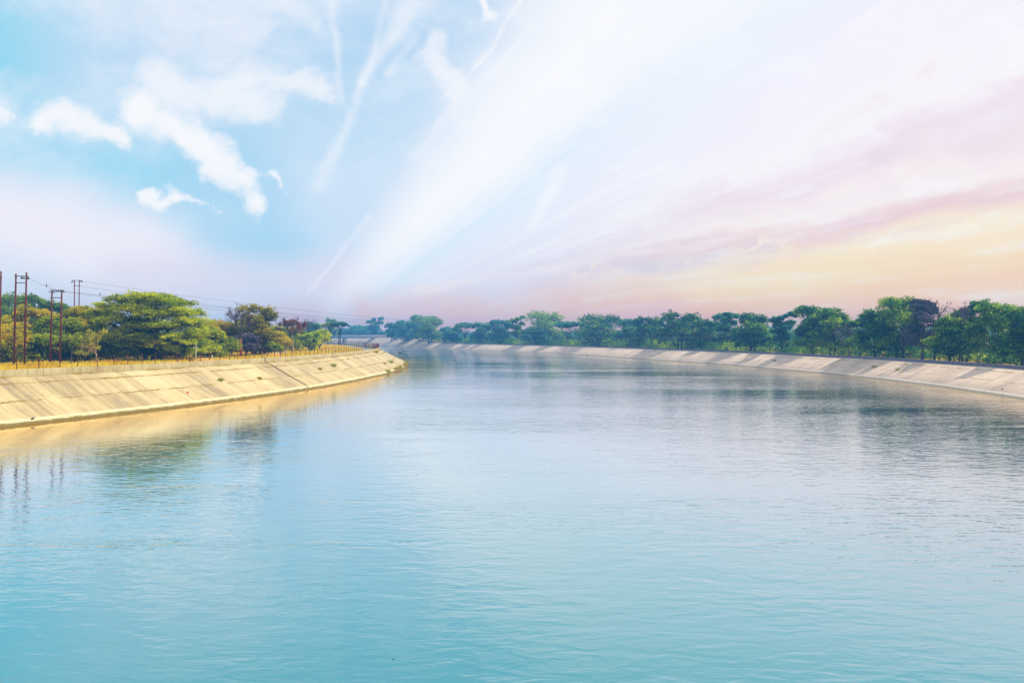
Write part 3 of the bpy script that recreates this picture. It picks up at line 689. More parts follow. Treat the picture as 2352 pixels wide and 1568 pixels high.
# wooded rise at far left: each tree stands on its own ground
for k, (X, Yt, w, d, zb) in enumerate(((-40, 1160, 170, 214, 5), (60, 1166, 140, 206, 5), (140, 1172, 130, 200, 5), (215, 1202, 110, 196, 4.5), (275, 1216, 100, 200, 4.2), (325, 1222, 70, 190, 4))):
    tree('hill_tree', px(X, d), d, 3.93, zt(Yt, d) - 3.93, w / 3186 * d, ['tall dark tree cut by the left edge of the picture', 'tall green tree behind the leftmost mast pair', 'rounded tall green tree right of the leftmost mast pair', 'green tree behind the crossed brace mast, upper row', 'smaller green tree just right of the crossed brace mast', 'small russet tinged tree at the foot of the farthest mast'][k], 'leaf_hill' if k != 5 else 'leaf_orange', 'bark_dark', 50 + k, 'round', .06, 14000, .24, group='tall trees behind the masts')
# bare trees of the left bank
bare('bare_tree', px(385, 116), 116, 3.93, zt(1312, 116) - 3.93, 'small dead tree with pale leaning trunk before the dark thicket', 'bark_pale', 61, .6, 'weed_green', 900, .03, .28, levels=4, tr=.13)
bare('bare_tree', px(962, 152), 152, 3.93, zt(1205, 152) - 3.93, 'tall bare tree with reddish lower trunk right of the acacia', 'bark_violet', 62, .42, None, 0, .035, .34, levels=5, stem_mat='bark_red', tr=.22)
bare('bare_tree', px(1170, 196), 196, 3.93, zt(1262, 196) - 3.93, 'slender pale trunked tree with a brown twiggy crown', 'bark_brown', 63, .62, 'leaf_brown', 2600, .035, .5, levels=5, stem_mat='bark_pale', tr=.16, leaf=.2)
bare('bare_tree', px(280, 121), 121, 3.93, 4.2, 'thin grey leaning sapling before the dark thicket', 'bark', 64, .5, 'leaf_green', 400, .03, .6, lean=.12, levels=3, tr=.08)
bare('bare_tree', px(1235, 300), 300, 3.93, zt(1268, 300) - 3.93, 'violet twigged bare tree far behind the bright lime plant', 'bark_violet', 65, .5, None, 0, .05, .4, levels=4, tr=.2)

# --- right bank
GR = 'trees along the right bank'
RT = [  # X, Ytop, width px, distance, style, leaf, seed, label
    (4090, 1222, 150, 128, 'round', 'leaf_right', 1, 'dark tree cut by the right edge of the picture'),
    (3975, 1196, 170, 139, 'round', 'leaf_yellowtop', 2, 'tall tree with leaning trunk and bright yellow green top near the right edge'),
    (3860, 1205, 110, 148, 'tall', 'leaf_right', 3, 'narrow dark tree with a ragged top left of the leaning trunk'),
    (3800, 1262, 140, 143, 'round', 'leaf_yellowtop', 4, 'lower green tree just right of the tall bare branches'),
    (3690, 1192, 110, 156, 'round', 'leaf_grey', 5, 'dusty violet crowned tree left of the tall bare branches'),
    (3600, 1180, 175, 164, 'round', 'leaf_yellowtop', 6, 'tallest tree of the right bank with a yellow green top'),
    (3500, 1235, 140, 168, 'round', 'leaf_right', 7, 'dark blue green tree against the left side of the tallest one'),
    (3440, 1275, 90, 186, 'umbrella', 'leaf_right', 8, 'small open crowned tree in the dip left of the tallest one'),
    (3330, 1226, 150, 196, 'round', 'leaf_yellowtop', 9, 'broad tree with yellow green right side above a violet brush'),
    (3250, 1214, 120, 203, 'round', 'leaf_right', 10, 'dark trunked tree with the domed top in the middle of the right bank'),
    (3130, 1246, 90, 218, 'tall', 'leaf_far', 11, 'thin topped tree between two broad dark ones'),
    (3010, 1246, 140, 236, 'round', 'leaf_right', 12, 'broad dark tree with two humps and a wing like left twig'),
    (2905, 1247, 90, 252, 'tall', 'leaf_far', 13, 'tree with two tufted heads left of the two humped one'),
    (2830, 1275, 110, 268, 'round', 'leaf_right', 14, 'low blue green tree filling the dip beside the tufted heads'),
    (2720, 1241, 150, 290, 'round', 'leaf_right', 15, 'large domed blue tree with a sprig on its left shoulder'),
    (2600, 1264, 120, 320, 'round', 'leaf_right', 16, 'blue green tree left of the large domed one'),
    (2520, 1272, 90, 338, 'round', 'leaf_far', 17, 'small blue tree between two wider humps'),
    (2400, 1255, 170, 362, 'round', 'leaf_right', 18, 'wide low blue tree with a pointed left hump'),
    (2275, 1286, 90, 392, 'umbrella', 'leaf_far', 19, 'low blue tree right of the big pale green one'),
    (2180, 1243, 150, 428, 'round', 'leaf_pale', 20, 'big pale green topped tree standing above the far blue trees'),
    (2140, 1310, 110, 420, 'bush', 'leaf_far', 21, 'blue bush under the big pale green tree'),
    (2068, 1262, 62, 462, 'tall', 'leaf_pale', 22, 'slender pale see through tree between two blue ones'),
    (2005, 1274, 90, 474, 'round', 'leaf_far', 23, 'far blue tree with a single dark trunk by the slender pale one'),
    (1930, 1287, 80, 490, 'round', 'leaf_far', 24, 'far blue tree with a flat top'),
    (1860, 1290, 60, 510, 'umbrella', 'leaf_far', 25, 'small far blue tree crossed by the lower power cable'),
    (1810, 1306, 80, 524, 'round', 'leaf_far', 26, 'low far blue bush like tree in the widest gap'),
    (1720, 1262, 100, 560, 'round', 'leaf_pale', 27, 'light green far tree just right of the highest far crown'),
    (1690, 1256, 90, 582, 'round', 'leaf_far', 28, 'highest far blue green crown behind the white sign board'),
    (1620, 1280, 90, 610, 'round', 'leaf_far', 29, 'far blue tree behind the stepped end of the slope'),
    (1570, 1288, 60, 640, 'tall', 'leaf_far', 30, 'narrow far tree just right of the bridge end'),
    (1500, 1265, 60, 760, 'tall', 'leaf_far', 31, 'conical blue tree rising behind the bridge'),
    (1455, 1300, 110, 780, 'round', 'leaf_far', 32, 'low blue tree behind the bridge, left of the conical one'),
    (1530, 1320, 70, 770, 'bush', 'leaf_far', 33, 'low bush behind the right end of the bridge'),
    (1395, 1312, 90, 790, 'round', 'leaf_far', 34, 'palest blue tree behind the bridge, next to the road bend'),
]
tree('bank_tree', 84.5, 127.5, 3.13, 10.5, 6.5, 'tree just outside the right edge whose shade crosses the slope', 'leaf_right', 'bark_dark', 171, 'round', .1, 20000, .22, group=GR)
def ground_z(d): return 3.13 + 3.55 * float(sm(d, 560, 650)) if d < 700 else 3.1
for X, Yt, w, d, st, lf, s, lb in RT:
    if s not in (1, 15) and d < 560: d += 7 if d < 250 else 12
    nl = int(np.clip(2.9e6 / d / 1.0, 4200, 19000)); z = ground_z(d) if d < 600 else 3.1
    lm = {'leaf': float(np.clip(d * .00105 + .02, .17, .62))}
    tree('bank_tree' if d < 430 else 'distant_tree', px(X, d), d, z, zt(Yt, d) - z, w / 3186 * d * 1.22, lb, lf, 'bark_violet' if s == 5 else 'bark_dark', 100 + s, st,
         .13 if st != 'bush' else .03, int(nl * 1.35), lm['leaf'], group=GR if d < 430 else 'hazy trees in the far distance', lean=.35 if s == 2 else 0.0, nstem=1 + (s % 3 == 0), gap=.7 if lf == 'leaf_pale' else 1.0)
bare('bare_tree', px(3735, 153), 153, 3.13, zt(1188, 153) - 3.13, 'tall bare tree of the right bank with a spreading twiggy head', 'bark_violet', 71, .5, None, 0, .04, .62, lean=.12, levels=4, tr=.20)
bare('bare_tree', px(3838, 150), 150, 3.13, zt(1202, 150) - 3.13, 'faint bare twiggy tree just right of the tall bare one', 'bark_violet', 72, .5, 'leaf_grey', 500, .03, .5, levels=4, tr=.12)
bare('bare_tree', px(3395, 191), 191, 3.13, zt(1300, 191) - 3.13, 'bare violet brush tree leaning before the broad yellow green one', 'bark_violet', 73, .6, 'leaf_grey', 1800, .04, .3, lean=-.1, levels=4, tr=.14)

# undergrowth behind the right parapet and a farther wood that closes the gaps
rng = np.random.default_rng(8)
def scatter_strip(name, C, N, y0, y1, o0, o1, n, zf, rad, mat, per, leaf, label=None, hfac=1.0):
    k = np.where((C[:, 1] > y0) & (C[:, 1] < y1))[0]; ii = rng.choice(k, n); o = rng.uniform(o0, o1, n)
    P = C[ii] + N[ii] * o[:, None]; r = rng.uniform(rad[0], rad[1], n); hue = np.clip(.5 + .5 * np.sin(P[:, 1] * .13) * rng.uniform(.2, 1, n), 0, 1)
    cl = np.column_stack([P, zf(P[:, 1], n), r, hue])
    V, F, A, B = clumps_to_mesh(rng, cl, per, leaf, (1, 1, .8))
    o_ = link_mesh(name, V, F, M[mat], attrs={'leaf': A, 'clump': B}); tag(o_, kind='stuff'); 
    if label: tag(o_, label, name.replace('_', ' '))
scatter_strip('undergrowth', RC, RN, 95, 600, 6, 22, 3000, lambda y, n: 3.3 + rng.uniform(0, 1, n) ** 1.6 * 3.2, (.6, 1.5), 'leaf_yellowtop', 34, .26)
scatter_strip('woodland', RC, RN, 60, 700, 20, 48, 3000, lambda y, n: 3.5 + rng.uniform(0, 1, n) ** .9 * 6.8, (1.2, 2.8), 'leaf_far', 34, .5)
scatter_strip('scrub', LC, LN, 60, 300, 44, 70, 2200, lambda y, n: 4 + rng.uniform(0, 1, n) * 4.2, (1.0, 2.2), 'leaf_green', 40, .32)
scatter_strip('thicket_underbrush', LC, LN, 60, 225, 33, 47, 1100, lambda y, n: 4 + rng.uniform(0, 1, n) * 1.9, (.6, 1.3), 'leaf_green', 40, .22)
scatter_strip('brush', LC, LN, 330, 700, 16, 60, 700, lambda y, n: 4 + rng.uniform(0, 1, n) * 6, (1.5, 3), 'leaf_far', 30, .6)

# ------------------------------------------------------------------ dry grass on the left bank
rng = np.random.default_rng(5)
def blades(P, h, w, rng, lean=.35):
    n = len(P); a = rng.uniform(0, 2 * np.pi, n); t = np.column_stack([np.cos(a), np.sin(a), np.zeros(n)]) * (w * rng.uniform(.6, 1.4, n))[:, None]
    hh = h * rng.uniform(.5, 1.25, n); tip = P + np.column_stack([rng.normal(0, lean, n) * hh, rng.normal(0, lean, n) * hh, hh])
    return np.stack([P - t, P + t, tip], 1).reshape(-1, 3), np.arange(3 * n).reshape(n, 3)
k = np.where((LC[:, 1] > 66) & (LC[:, 1] < 470))[0]; n = 85000
wgt = 1 / np.maximum(60, LC[k, 1]) ** 1.2; ii = rng.choice(k, n, p=wgt / wgt.sum())
yy = LC[ii, 1]; far = sm(yy, 135, 235); o0 = .45 + far * 4.4
off = o0 + rng.uniform(0, 1, n) ** .9 * (34 - o0)
Pg = LC[ii] + LN[ii] * off[:, None] + rng.normal(0, .5, (n, 2))
patchy = np.sin(Pg[:, 0] * .7 + np.sin(Pg[:, 1] * .45) * 2) * np.sin(Pg[:, 1] * .6) 
keep = rng.uniform(0, 1, n) < .62 + .38 * patchy; keep &= ((Pg - LC[ii]) * LN[ii]).sum(1) > o0 * .95
Pg = Pg[keep]; n = len(Pg); dd = Pg[:, 1]
V, F = blades(np.column_stack([Pg, np.full(n, 3.9)]), .42 + .12 * patchy[keep], .035 + dd * .00035, rng)
tag(link_mesh('grass', V, F, M['grass'], attrs={'leaf': np.repeat(rng.uniform(0, 1, n), 3), 'clump': np.repeat(.5 + .5 * np.sin(Pg[:, 0] * .5) * np.sin(Pg[:, 1] * .3), 3)}), kind='stuff')
# weeds rooted in the cracks of both linings and at the foot of the parapet
def weeds(side, y0, y1, offf, n, h, w, mat, seed, thr=.1, jit=.12):
    rng = np.random.default_rng(seed); P = []
    for _ in range(n):
        y = rng.uniform(y0, y1)
        if math.sin(y * .9 + seed) * math.sin(y * .37 + seed * 2) + rng.normal(0, .25) < thr: continue
        wid = float(np.interp(y, LW[:, 1] if side == 'L' else RW[:, 1], L_wid if side == 'L' else R_wid))
        p, nn = at_bank(side, y, offf * wid + rng.normal(0, jit)); P.append((p.x, p.y, p.z - .03))
    P = np.array(P); m_ = len(P)
    V, F = blades(P, np.full(m_, h), np.full(m_, w), rng, .6); return V, F, m_, rng
for side, specs in (('L', ((64, 300, .995, 9000, .22, .03, 'weed', 1, .0, .10), (64, 260, .815, 5200, .14, .03, 'weed', 2, .1, .09), (64, 250, .44, 2600, .12, .03, 'weed', 3, .3, .08), (64, 250, .03, 2200, .14, .04, 'weed', 4, .45, .1))),
                    ('R', ((90, 320, .82, 3600, .14, .04, 'weed', 6, .3, .10), (90, 300, .5, 1300, .13, .05, 'weed', 7, .62, .12)))):
    VV, FF, b0, A_, B_ = [], [], 0, [], []
    for (y0, y1, of, n, h, w, mt, sd, th, jt) in specs:
        V, F, m_, rn = weeds(side, y0, y1, of, n, h, w, mt, sd, th, jt); VV.append(V); FF.append(F + b0); b0 += len(V)
        A_.append(np.repeat(rn.uniform(0, 1, m_), 3)); B_.append(np.repeat(rn.uniform(0, .8, m_), 3))
    tag(link_mesh('weeds', np.concatenate(VV), np.concatenate(FF), M['weed'], attrs={'leaf': np.concatenate(A_), 'clump': np.concatenate(B_)}), kind='stuff')
# single tufts large enough to point at
def tuft(x, y, z, r, h, mat, seed, label, grp=None, name='grass_tuft'):
    rng = np.random.default_rng(seed); n = 420; r *= .42; h *= 1.15; a = rng.uniform(0, 2 * np.pi, n); q = rng.uniform(0, 1, n) ** .5 * r
    P = np.column_stack([q * np.cos(a), q * np.sin(a), np.full(n, -.06)])
    V, F = blades(P, h * (1 - .45 * (q / r)), np.full(n, .028), rng, .45)
    V[2::3, :2] += P[:, :2] * .9
    o = link_mesh(name, V, F, M[mat], attrs={'leaf': np.repeat(rng.uniform(0, 1, n), 3), 'clump': np.repeat(rng.uniform(.2, .9, n), 3)})
    o.location = (x, y, z); tag(o, label, 'grass tuft', grp)
for (yy, of, r, h, mt, lb, gp) in (
        (145, 4.6, .9, .75, 'weed_green', 'green tuft with tall stalks on the middle crack of the left bank', None),
        (136, 4.2, .6, .4, 'weed_green', 'low green tuft just left of the tall stalked one', None),
        (196, 2.9, 1.3, .8, 'weed_green', 'largest green tuft on the slope near the tip of the left bank', None),
        (186, 3.1, .9, .4, 'weed', 'yellowish tuft trailing left of the largest green one', None),
        (173, .35, .8, .8, 'weed_green', 'round tuft at the water line, leftmost of the tufts near the tip', 'tufts at the water line'),
        (184, .35, .7, .6, 'weed', 'small dry tuft at the water line, second from the left', 'tufts at the water line'),
        (189, .35, .8, .8, 'weed', 'dry yellow tuft at the water line, middle of the row', 'tufts at the water line'),
        (194, .35, .8, .85, 'weed_green', 'green yellow tuft at the water line, second from the right', 'tufts at the water line'),
        (207, .35, .8, .9, 'weed', 'dry tuft at the water line, near the tip of the bank', 'tufts at the water line'),
        (218, .4, 1.1, 1.3, 'weed_green', 'tallest water line tuft, right at the tip of the left bank', 'tufts at the water line'),
        (112, 3.6, .6, .4, 'weed', 'dry tuft on the mid crack left of the dark pipe', None),
        (103, 4.0, .6, .45, 'weed_green', 'thin stalked tuft on the mid crack above the red litter', None),
        (205, 7.4, .7, .8, 'weed', 'dry tuft on the shoulder just before the parapet bends', None)):
    p, nn = at_bank('L', yy, of); tuft(p.x, p.y, p.z, r, h, mt, int(yy * 7), lb, gp)
for (yy, of, r, h, mt, lb) in ((205, 3.9, 1.1, .35, 'weed', 'flat yellow tuft on the right bank slope, farther one'), (160, 4.2, 1.2, .35, 'weed', 'flat yellow tuft on the right bank slope, middle one'),
                               (150, 3.9, 1.0, .3, 'weed_green', 'flat greenish tuft on the right bank slope, nearest one')):
    p, nn = at_bank('R', yy, of); tuft(p.x, p.y, p.z, r, h, mt, int(yy * 3), lb, 'tufts on the right bank')
# heaps of orange soil
for X, dd_, r, h, lb in ((820, 118, 2.2, .8, 'heap of orange soil left of the white marker by the acacia'), (885, 124, 1.5, .6, 'low heap of orange soil right of the white marker by the acacia'), (690, 112, 2.0, .5, 'flat heap of orange soil in front of the acacia'), (1085, 165, 2.0, .6, 'heap of orange soil beside the row of white markers')):
    rng = np.random.default_rng(int(X)); g = bmesh.new(); bmesh.ops.create_icosphere(g, subdivisions=4, radius=1)
    for v in g.verts:
        k = 1 + .12 * math.sin(v.co.x * 5 + X) * math.cos(v.co.y * 4) + rng.normal(0, .015)
        v.co = Vector((v.co.x * r * k, v.co.y * r * .8 * k, max(-.1, v.co.z) ** 1.0 * h * k if v.co.z > 0 else -.1))
    me = bpy.data.meshes.new('soil_heap'); g.to_mesh(me); g.free(); me.materials.append(M['mound'])
    o = bpy.data.objects.new('soil_heap', me); col.objects.link(o); o.location = (px(X, dd_), dd_, 3.93); tag(o, lb, 'soil heap', 'heaps of orange soil')

# ------------------------------------------------------------------ fences
def fence(side, y0, y1, spacing, off, zb, h, r, mat, label, wires, name='fence', lean=.03, wob=.1, seed=1, maxn=100):
    rng = random.Random(seed); W, N, wid, S = (LW, LN, L_wid, LS) if side == 'L' else (RW, RN, R_wid, RS)
    top = L_top if side == 'L' else R_top
    s0, s1 = np.interp(y0, W[:, 1], S), np.interp(y1, W[:, 1], S); n = min(maxn, int((s1 - s0) / spacing)); tops = []
    p0 = None; first = None; root = None
    for i in range(n):
        s = s0 + i * spacing + rng.uniform(-.12, .12) * spacing
        x, y = np.interp(s, S, W[:, 0]), np.interp(s, S, W[:, 1]); nx, ny = np.interp(s, S, N[:, 0]), np.interp(s, S, N[:, 1]); w = np.interp(s, S, wid) + off
        z = float(np.interp(s, S, top)) + zb
        pt = Vector((x + nx * w, y + ny * w, z))
        if root is None: root = empty(name, pt); tag(root, label, 'fence')
        hh = h * rng.uniform(1 - wob, 1 + wob)
        if first is None:
            b = MB(); b.tube([(0, 0, -.05), (0, 0, h)], [r, r], 5); b.tube([(0, 0, h * .98), (0, 0, h * 1.04)], [r * 1.3, r * .8], 5)
            first = b.build('post', M[mat], root); o = first
        else: o = first.copy(); col.objects.link(o); o.parent = root
        o.location = pt - root.location; o.rotation_euler = (rng.gauss(0, lean), rng.gauss(0, lean), 0); o.scale = (1, 1, hh / h)
        tops.append(pt + Vector((0, 0, hh)))
    for q in wires:
        b = MB(); pts = []
        for a_, c_ in zip(tops, tops[1:]):
            for t_ in (0, .5): pts.append(a_.lerp(c_, t_) - Vector((0, 0, h * (1 - q) + (.12 if t_ == .5 else 0) * rng.uniform(.3, 1.2))) - root.location)
        b.tube(pts, .011, 3, cap=False); b.build('wire', M['rust_dark'], root)
fence('L', 66, 292, 2.35, .2, .72, 1.15, .042, 'rust', 'rusty post and wire fence on top of the left parapet', (.92, .5), seed=1)
fence('L', 294, 500, 2.6, .2, .5, 1.5, .05, 'rust_dark', 'dark railing on the far parapet past the bend of the road', (.97,), seed=2, lean=.01, wob=.03)
fence('R', 96, 330, 3.2, 2.6, -.02, 1.5, .05, 'rust_dark', 'thin post fence behind the right parapet under the trees', (.9, .6), seed=3)
bp0 = None
for k, (yy, of) in enumerate(((183, 5.2), (194, 5.3), (204, 5.4), (213, 5.4), (222, 5.4), (231, 5.3))):
    p, nn = at_bank('L', yy, 9 + of - .2); p.z = 3.93
    if bp0 is None: bp0 = MB().tube([(0, 0, -.05), (0, 0, .75)], .05, 6).lathe([(.07, .72), (.05, .8)], n=6).build('boundary_post', M['rust_dark']); o = bp0
    else: o = bp0.copy(); col.objects.link(o)
    o.location = p; tag(o, 'short dark post in the grass on the inland edge of the road', 'post', 'short dark posts along the road edge')
# white marker posts
mk = None
for k, (X, dd_, h, lb) in enumerate(((1064, 172, .45, None), (1085, 172, .5, None), (1097, 174, .45, None), (1104, 174, .85, None), (1112, 175, .7, None), (1118, 176, .75, None), (1124, 177, .75, None), (1137, 179, .85, None), (1143, 180, .85, None),
                                     (847, 140, .75, 'lone white marker post on the grass right of the acacia'), (826, 141, .3, 'tiny white marker stone by the orange soil heap'))):
    if mk is None:
        mk = MB().box((0, 0, .38), (.22, .16, .86), bev=.04).build('marker_post', M['white']); o = mk
    else: o = mk.copy(); col.objects.link(o)
    o.location = (px(X, dd_), dd_, 3.93); o.scale = (1, 1, h / .8); o.rotation_euler = (0, 0, k * .3)
    o['label'] = lb or 'short white marker post in the row beside the thicket edge'; o['category'] = 'marker post'
    if not lb: o['group'] = 'row of white marker posts'
# leaning white cross-topped post
b = MB(); b.tube([(0, 0, -.1), (.12, 0, 2.9)], [.055, .045], 6); b.tube([(-.3, 0, 2.3), (.45, 0, 2.25)], .05, 5)
o = b.build('wooden_post', M['white']); o.location = (px(782, 128), 128, 3.93); tag(o, 'tall pale post with a short cross piece under the right side of the acacia', 'post')

# ------------------------------------------------------------------ masts and cables
def mast(X1, X2, d, Ytop1, Ytop2, arms, label, xb=None, lean=0.35, only=None, ins=(), r=.125):
    x1, x2 = px(X1, d), px(X2, d); root = empty('power_mast', ((x1 + x2) / 2, d, 3.93)); tag(root, label, 'power mast', 'rust red twin pole masts')
    ox = (x1 + x2) / 2
    for x, Y in ((x1, Ytop1), (x2, Ytop2)):
        h = zt(Y, d) - 3.93
        MB().tube([(x - ox - lean, 0, -.3), (x - ox - lean * .4, 0, h * .6), (x - ox, 0, h)], [r * 1.15, r, r * .85], 8).build('pole', M['rust'], root, True)
    hmax = zt(min(Ytop1, Ytop2), d) - 3.93
    for (Y, l, rr) in arms:
        z = zt(Y, d) - 3.93; lf = -lean * (1 - z / hmax)
        b = MB(); b.box(((x1 + x2) / 2 - ox + lf + (rr - l) / 2, -.14 if l + rr > 0 else 0, z), (x2 - x1 + l + rr, .10, .10)); b.build('crossarm', M['rust_dark'], root)
    for X, Y in ins:
        x, z = px(X, d) - ox, zt(Y, d) - 3.93
        MB().lathe([(.03, -.2), (.10, -.16), (.05, -.1), (.12, -.05), (.05, 0), (.10, .06), (.03, .12)], (x, -.14, z), 8).build('insulator', M['ins'], root)
    if xb:
        z0, z1 = zt(xb[0], d) - 3.93, zt(xb[1], d) - 3.93; w = (x2 - x1) / 2
        MB().tube([(-w - lean, -.1, z0), (w - lean * .9, -.1, z1)], .05, 5).build('brace', M['rust'], root)
        MB().tube([(w - lean, .1, z0), (-w - lean * .9, .1, z1)], .05, 5).build('brace', M['rust'], root)
    return root
mast(-38, 5, 110, 1090, 1085, [(1215, .6, .5), (1110, .3, .3)], 'nearest mast, cut by the left edge of the picture', ins=((8, 1125), (14, 1217)))
mast(65, 107, 110, 1095, 1089, [(1105, .1, .4), (1131, 0, 0), (1212, 0, 0), (1311, .1, .4), (1411, 0, .2)], 'tallest twin pole mast, second from the left', ins=((88, 1111), (94, 1111), (100, 1112), (114, 1112), (118, 1113), (98, 1310)))
mast(209, 248, 120, 1160, 1162, [(1161, .2, .4), (1191, .2, 0), (1374, 0, 0), (1442, 0, 0)], 'twin pole mast with a crossed brace near its foot', xb=(1430, 1380), ins=((202, 1167), (215, 1167), (222, 1166), (230, 1164), (236, 1164), (243, 1163), (252, 1164), (258, 1166)))
mast(299, 318, 165, 1121, 1123, [(1122, .5, .7), (1143, .1, .2)], 'farthest twin pole mast, just left of the acacia', r=.11, lean=.2, ins=((289, 1128), (293, 1126), (300, 1126), (322, 1124), (327, 1125), (331, 1126)))
def cable(a, b, sag, label, r=.017):
    a, b = Vector(a), Vector(b); n = 40
    pts = [a.lerp(b, i / n) - Vector((0, 0, 4 * sag * (i / n) * (1 - i / n))) for i in range(n + 1)]
    o = MB().tube([p - a for p in pts], r, 4).build('power_cable', M['wire']); o.location = a; tag(o, label, 'cable', 'cables from the masts across the canal'); return pts
fx, fd = 78.5, 262
c1 = cable((px(118, 110), 110, zt(1112, 110)), (px(252, 120), 119.8, zt(1165, 120)), .25, 'short cable between the tallest mast and the crossed brace mast')
c2 = cable((px(258, 120), 119.8, zt(1166, 120)), (fx, fd, 9.2), 2.7, 'cable from the crossed brace mast, lowest of those over the canal', .018)
c3 = cable((px(331, 165), 164.8, zt(1126, 165)), (fx + .6, fd, 9.9), 4.1, 'cable from the top of the farthest mast, highest over the canal', .018)
c4 = cable((px(322, 165), 164.8, zt(1145, 165)), (fx + .3, fd, 8.6), 4.6, 'cable from the lower arm of the farthest mast', .018)
c5 = cable((px(243, 120), 119.8, zt(1166, 120)), (fx - .4, fd, 8.3), 3.4, 'cable from the crossed brace mast, dipping furthest over the water', .016)
c6 = cable((fx, fd, 9.2), (90, 108, 10.8), 1.3, 'thin cable running along the front of the right bank trees')
root = empty('power_mast', (fx + .1, fd, 3.13)); tag(root, 'single dark pole among the middle trees of the right bank', 'power mast')
MB().tube([(0, 0, -.2), (0, 0, 7.3)], [.16, .11], 8).build('pole', M['rust_dark'], root); MB().box((0, 0, 6.4), (1.9, .12, .12)).build('crossarm', M['rust_dark'], root)

# ------------------------------------------------------------------ birds
def bird_small(p, rz, label, grp):
    rng = random.Random(int(p[0] * 13)); root = empty('bird', p, rz); tag(root, label, 'bird', grp)
    b = MB()
    b.lathe([(.01, -.16), (.035, -.10), (.06, -.02), (.075, .06), (.06, .13), (.045, .17), (.05, .21), (.035, .25), (.008, .28)], n=8)
    b.tube([(0, .04, .22), (0, .11, .215)], [.014, .003], 5); b.tube([(.015, 0, -.02), (.015, .01, -.12)], .006, 4)
    b.build('body', M['black'], root, True)
    MB().tube([(0, -.05, .02), (0, -.09, -.12), (0, -.10, -.24)], [.03, .025, .01], 5).build('tail', M['black'], root)
for pts, idx, lb in ((c1, 20, 'bird perched on the short cable between two masts'), (c2, 1, 'bird on the cable just right of the crossed brace mast'), (c2, 2, 'second bird along the cable right of the crossed brace mast'), (c2, 4, 'bird on the cable beside the farthest mast')):
    p = pts[idx]; bird_small((p.x, p.y, p.z + .14), 1.2, lb, 'birds on the cables')
# black bird flying low over the water off the tip of the bank
d = 118; root = empty('crow', (px(1600, d), d, zt(1414, d)), R(-80)); tag(root, 'black bird flying low over the water beside the two people', 'bird')
root.rotation_euler = (R(8), R(6), R(-70))
b = MB(); b.tube([(0, -.20, 0), (0, -.12, .01), (0, 0, .02), (0, .12, .02), (0, .19, .05), (0, .25, .06), (0, .30, .05)], [.02, .06, .085, .075, .045, .05, .02], 10)
b.tube([(0, .29, .05), (0, .37, .035)], [.02, .003], 6); b.build('body', M['black'], root, True)
MB().box((0, -.30, 0), (.13, .22, .015), bev=.005).build('tail', M['black'], root)
for s in (-1, 1):
    V = [(s * .03, .10, .04), (s * .22, .15, .16), (s * .42, .06, .14), (s * .55, -.10, .05), (s * .44, -.12, .08), (s * .30, -.14, .12), (s * .18, -.12, .11), (s * .03, -.10, .03)]
    V = V + [(x, y, z - .02) for x, y, z in V]; n = 8
    F = [tuple(range(n)), tuple(range(2 * n - 1, n - 1, -1))] + [(i, (i + 1) % n, n + (i + 1) % n, n + i) for i in range(n)]
    link_mesh('wing', V, F, M['black'], root)

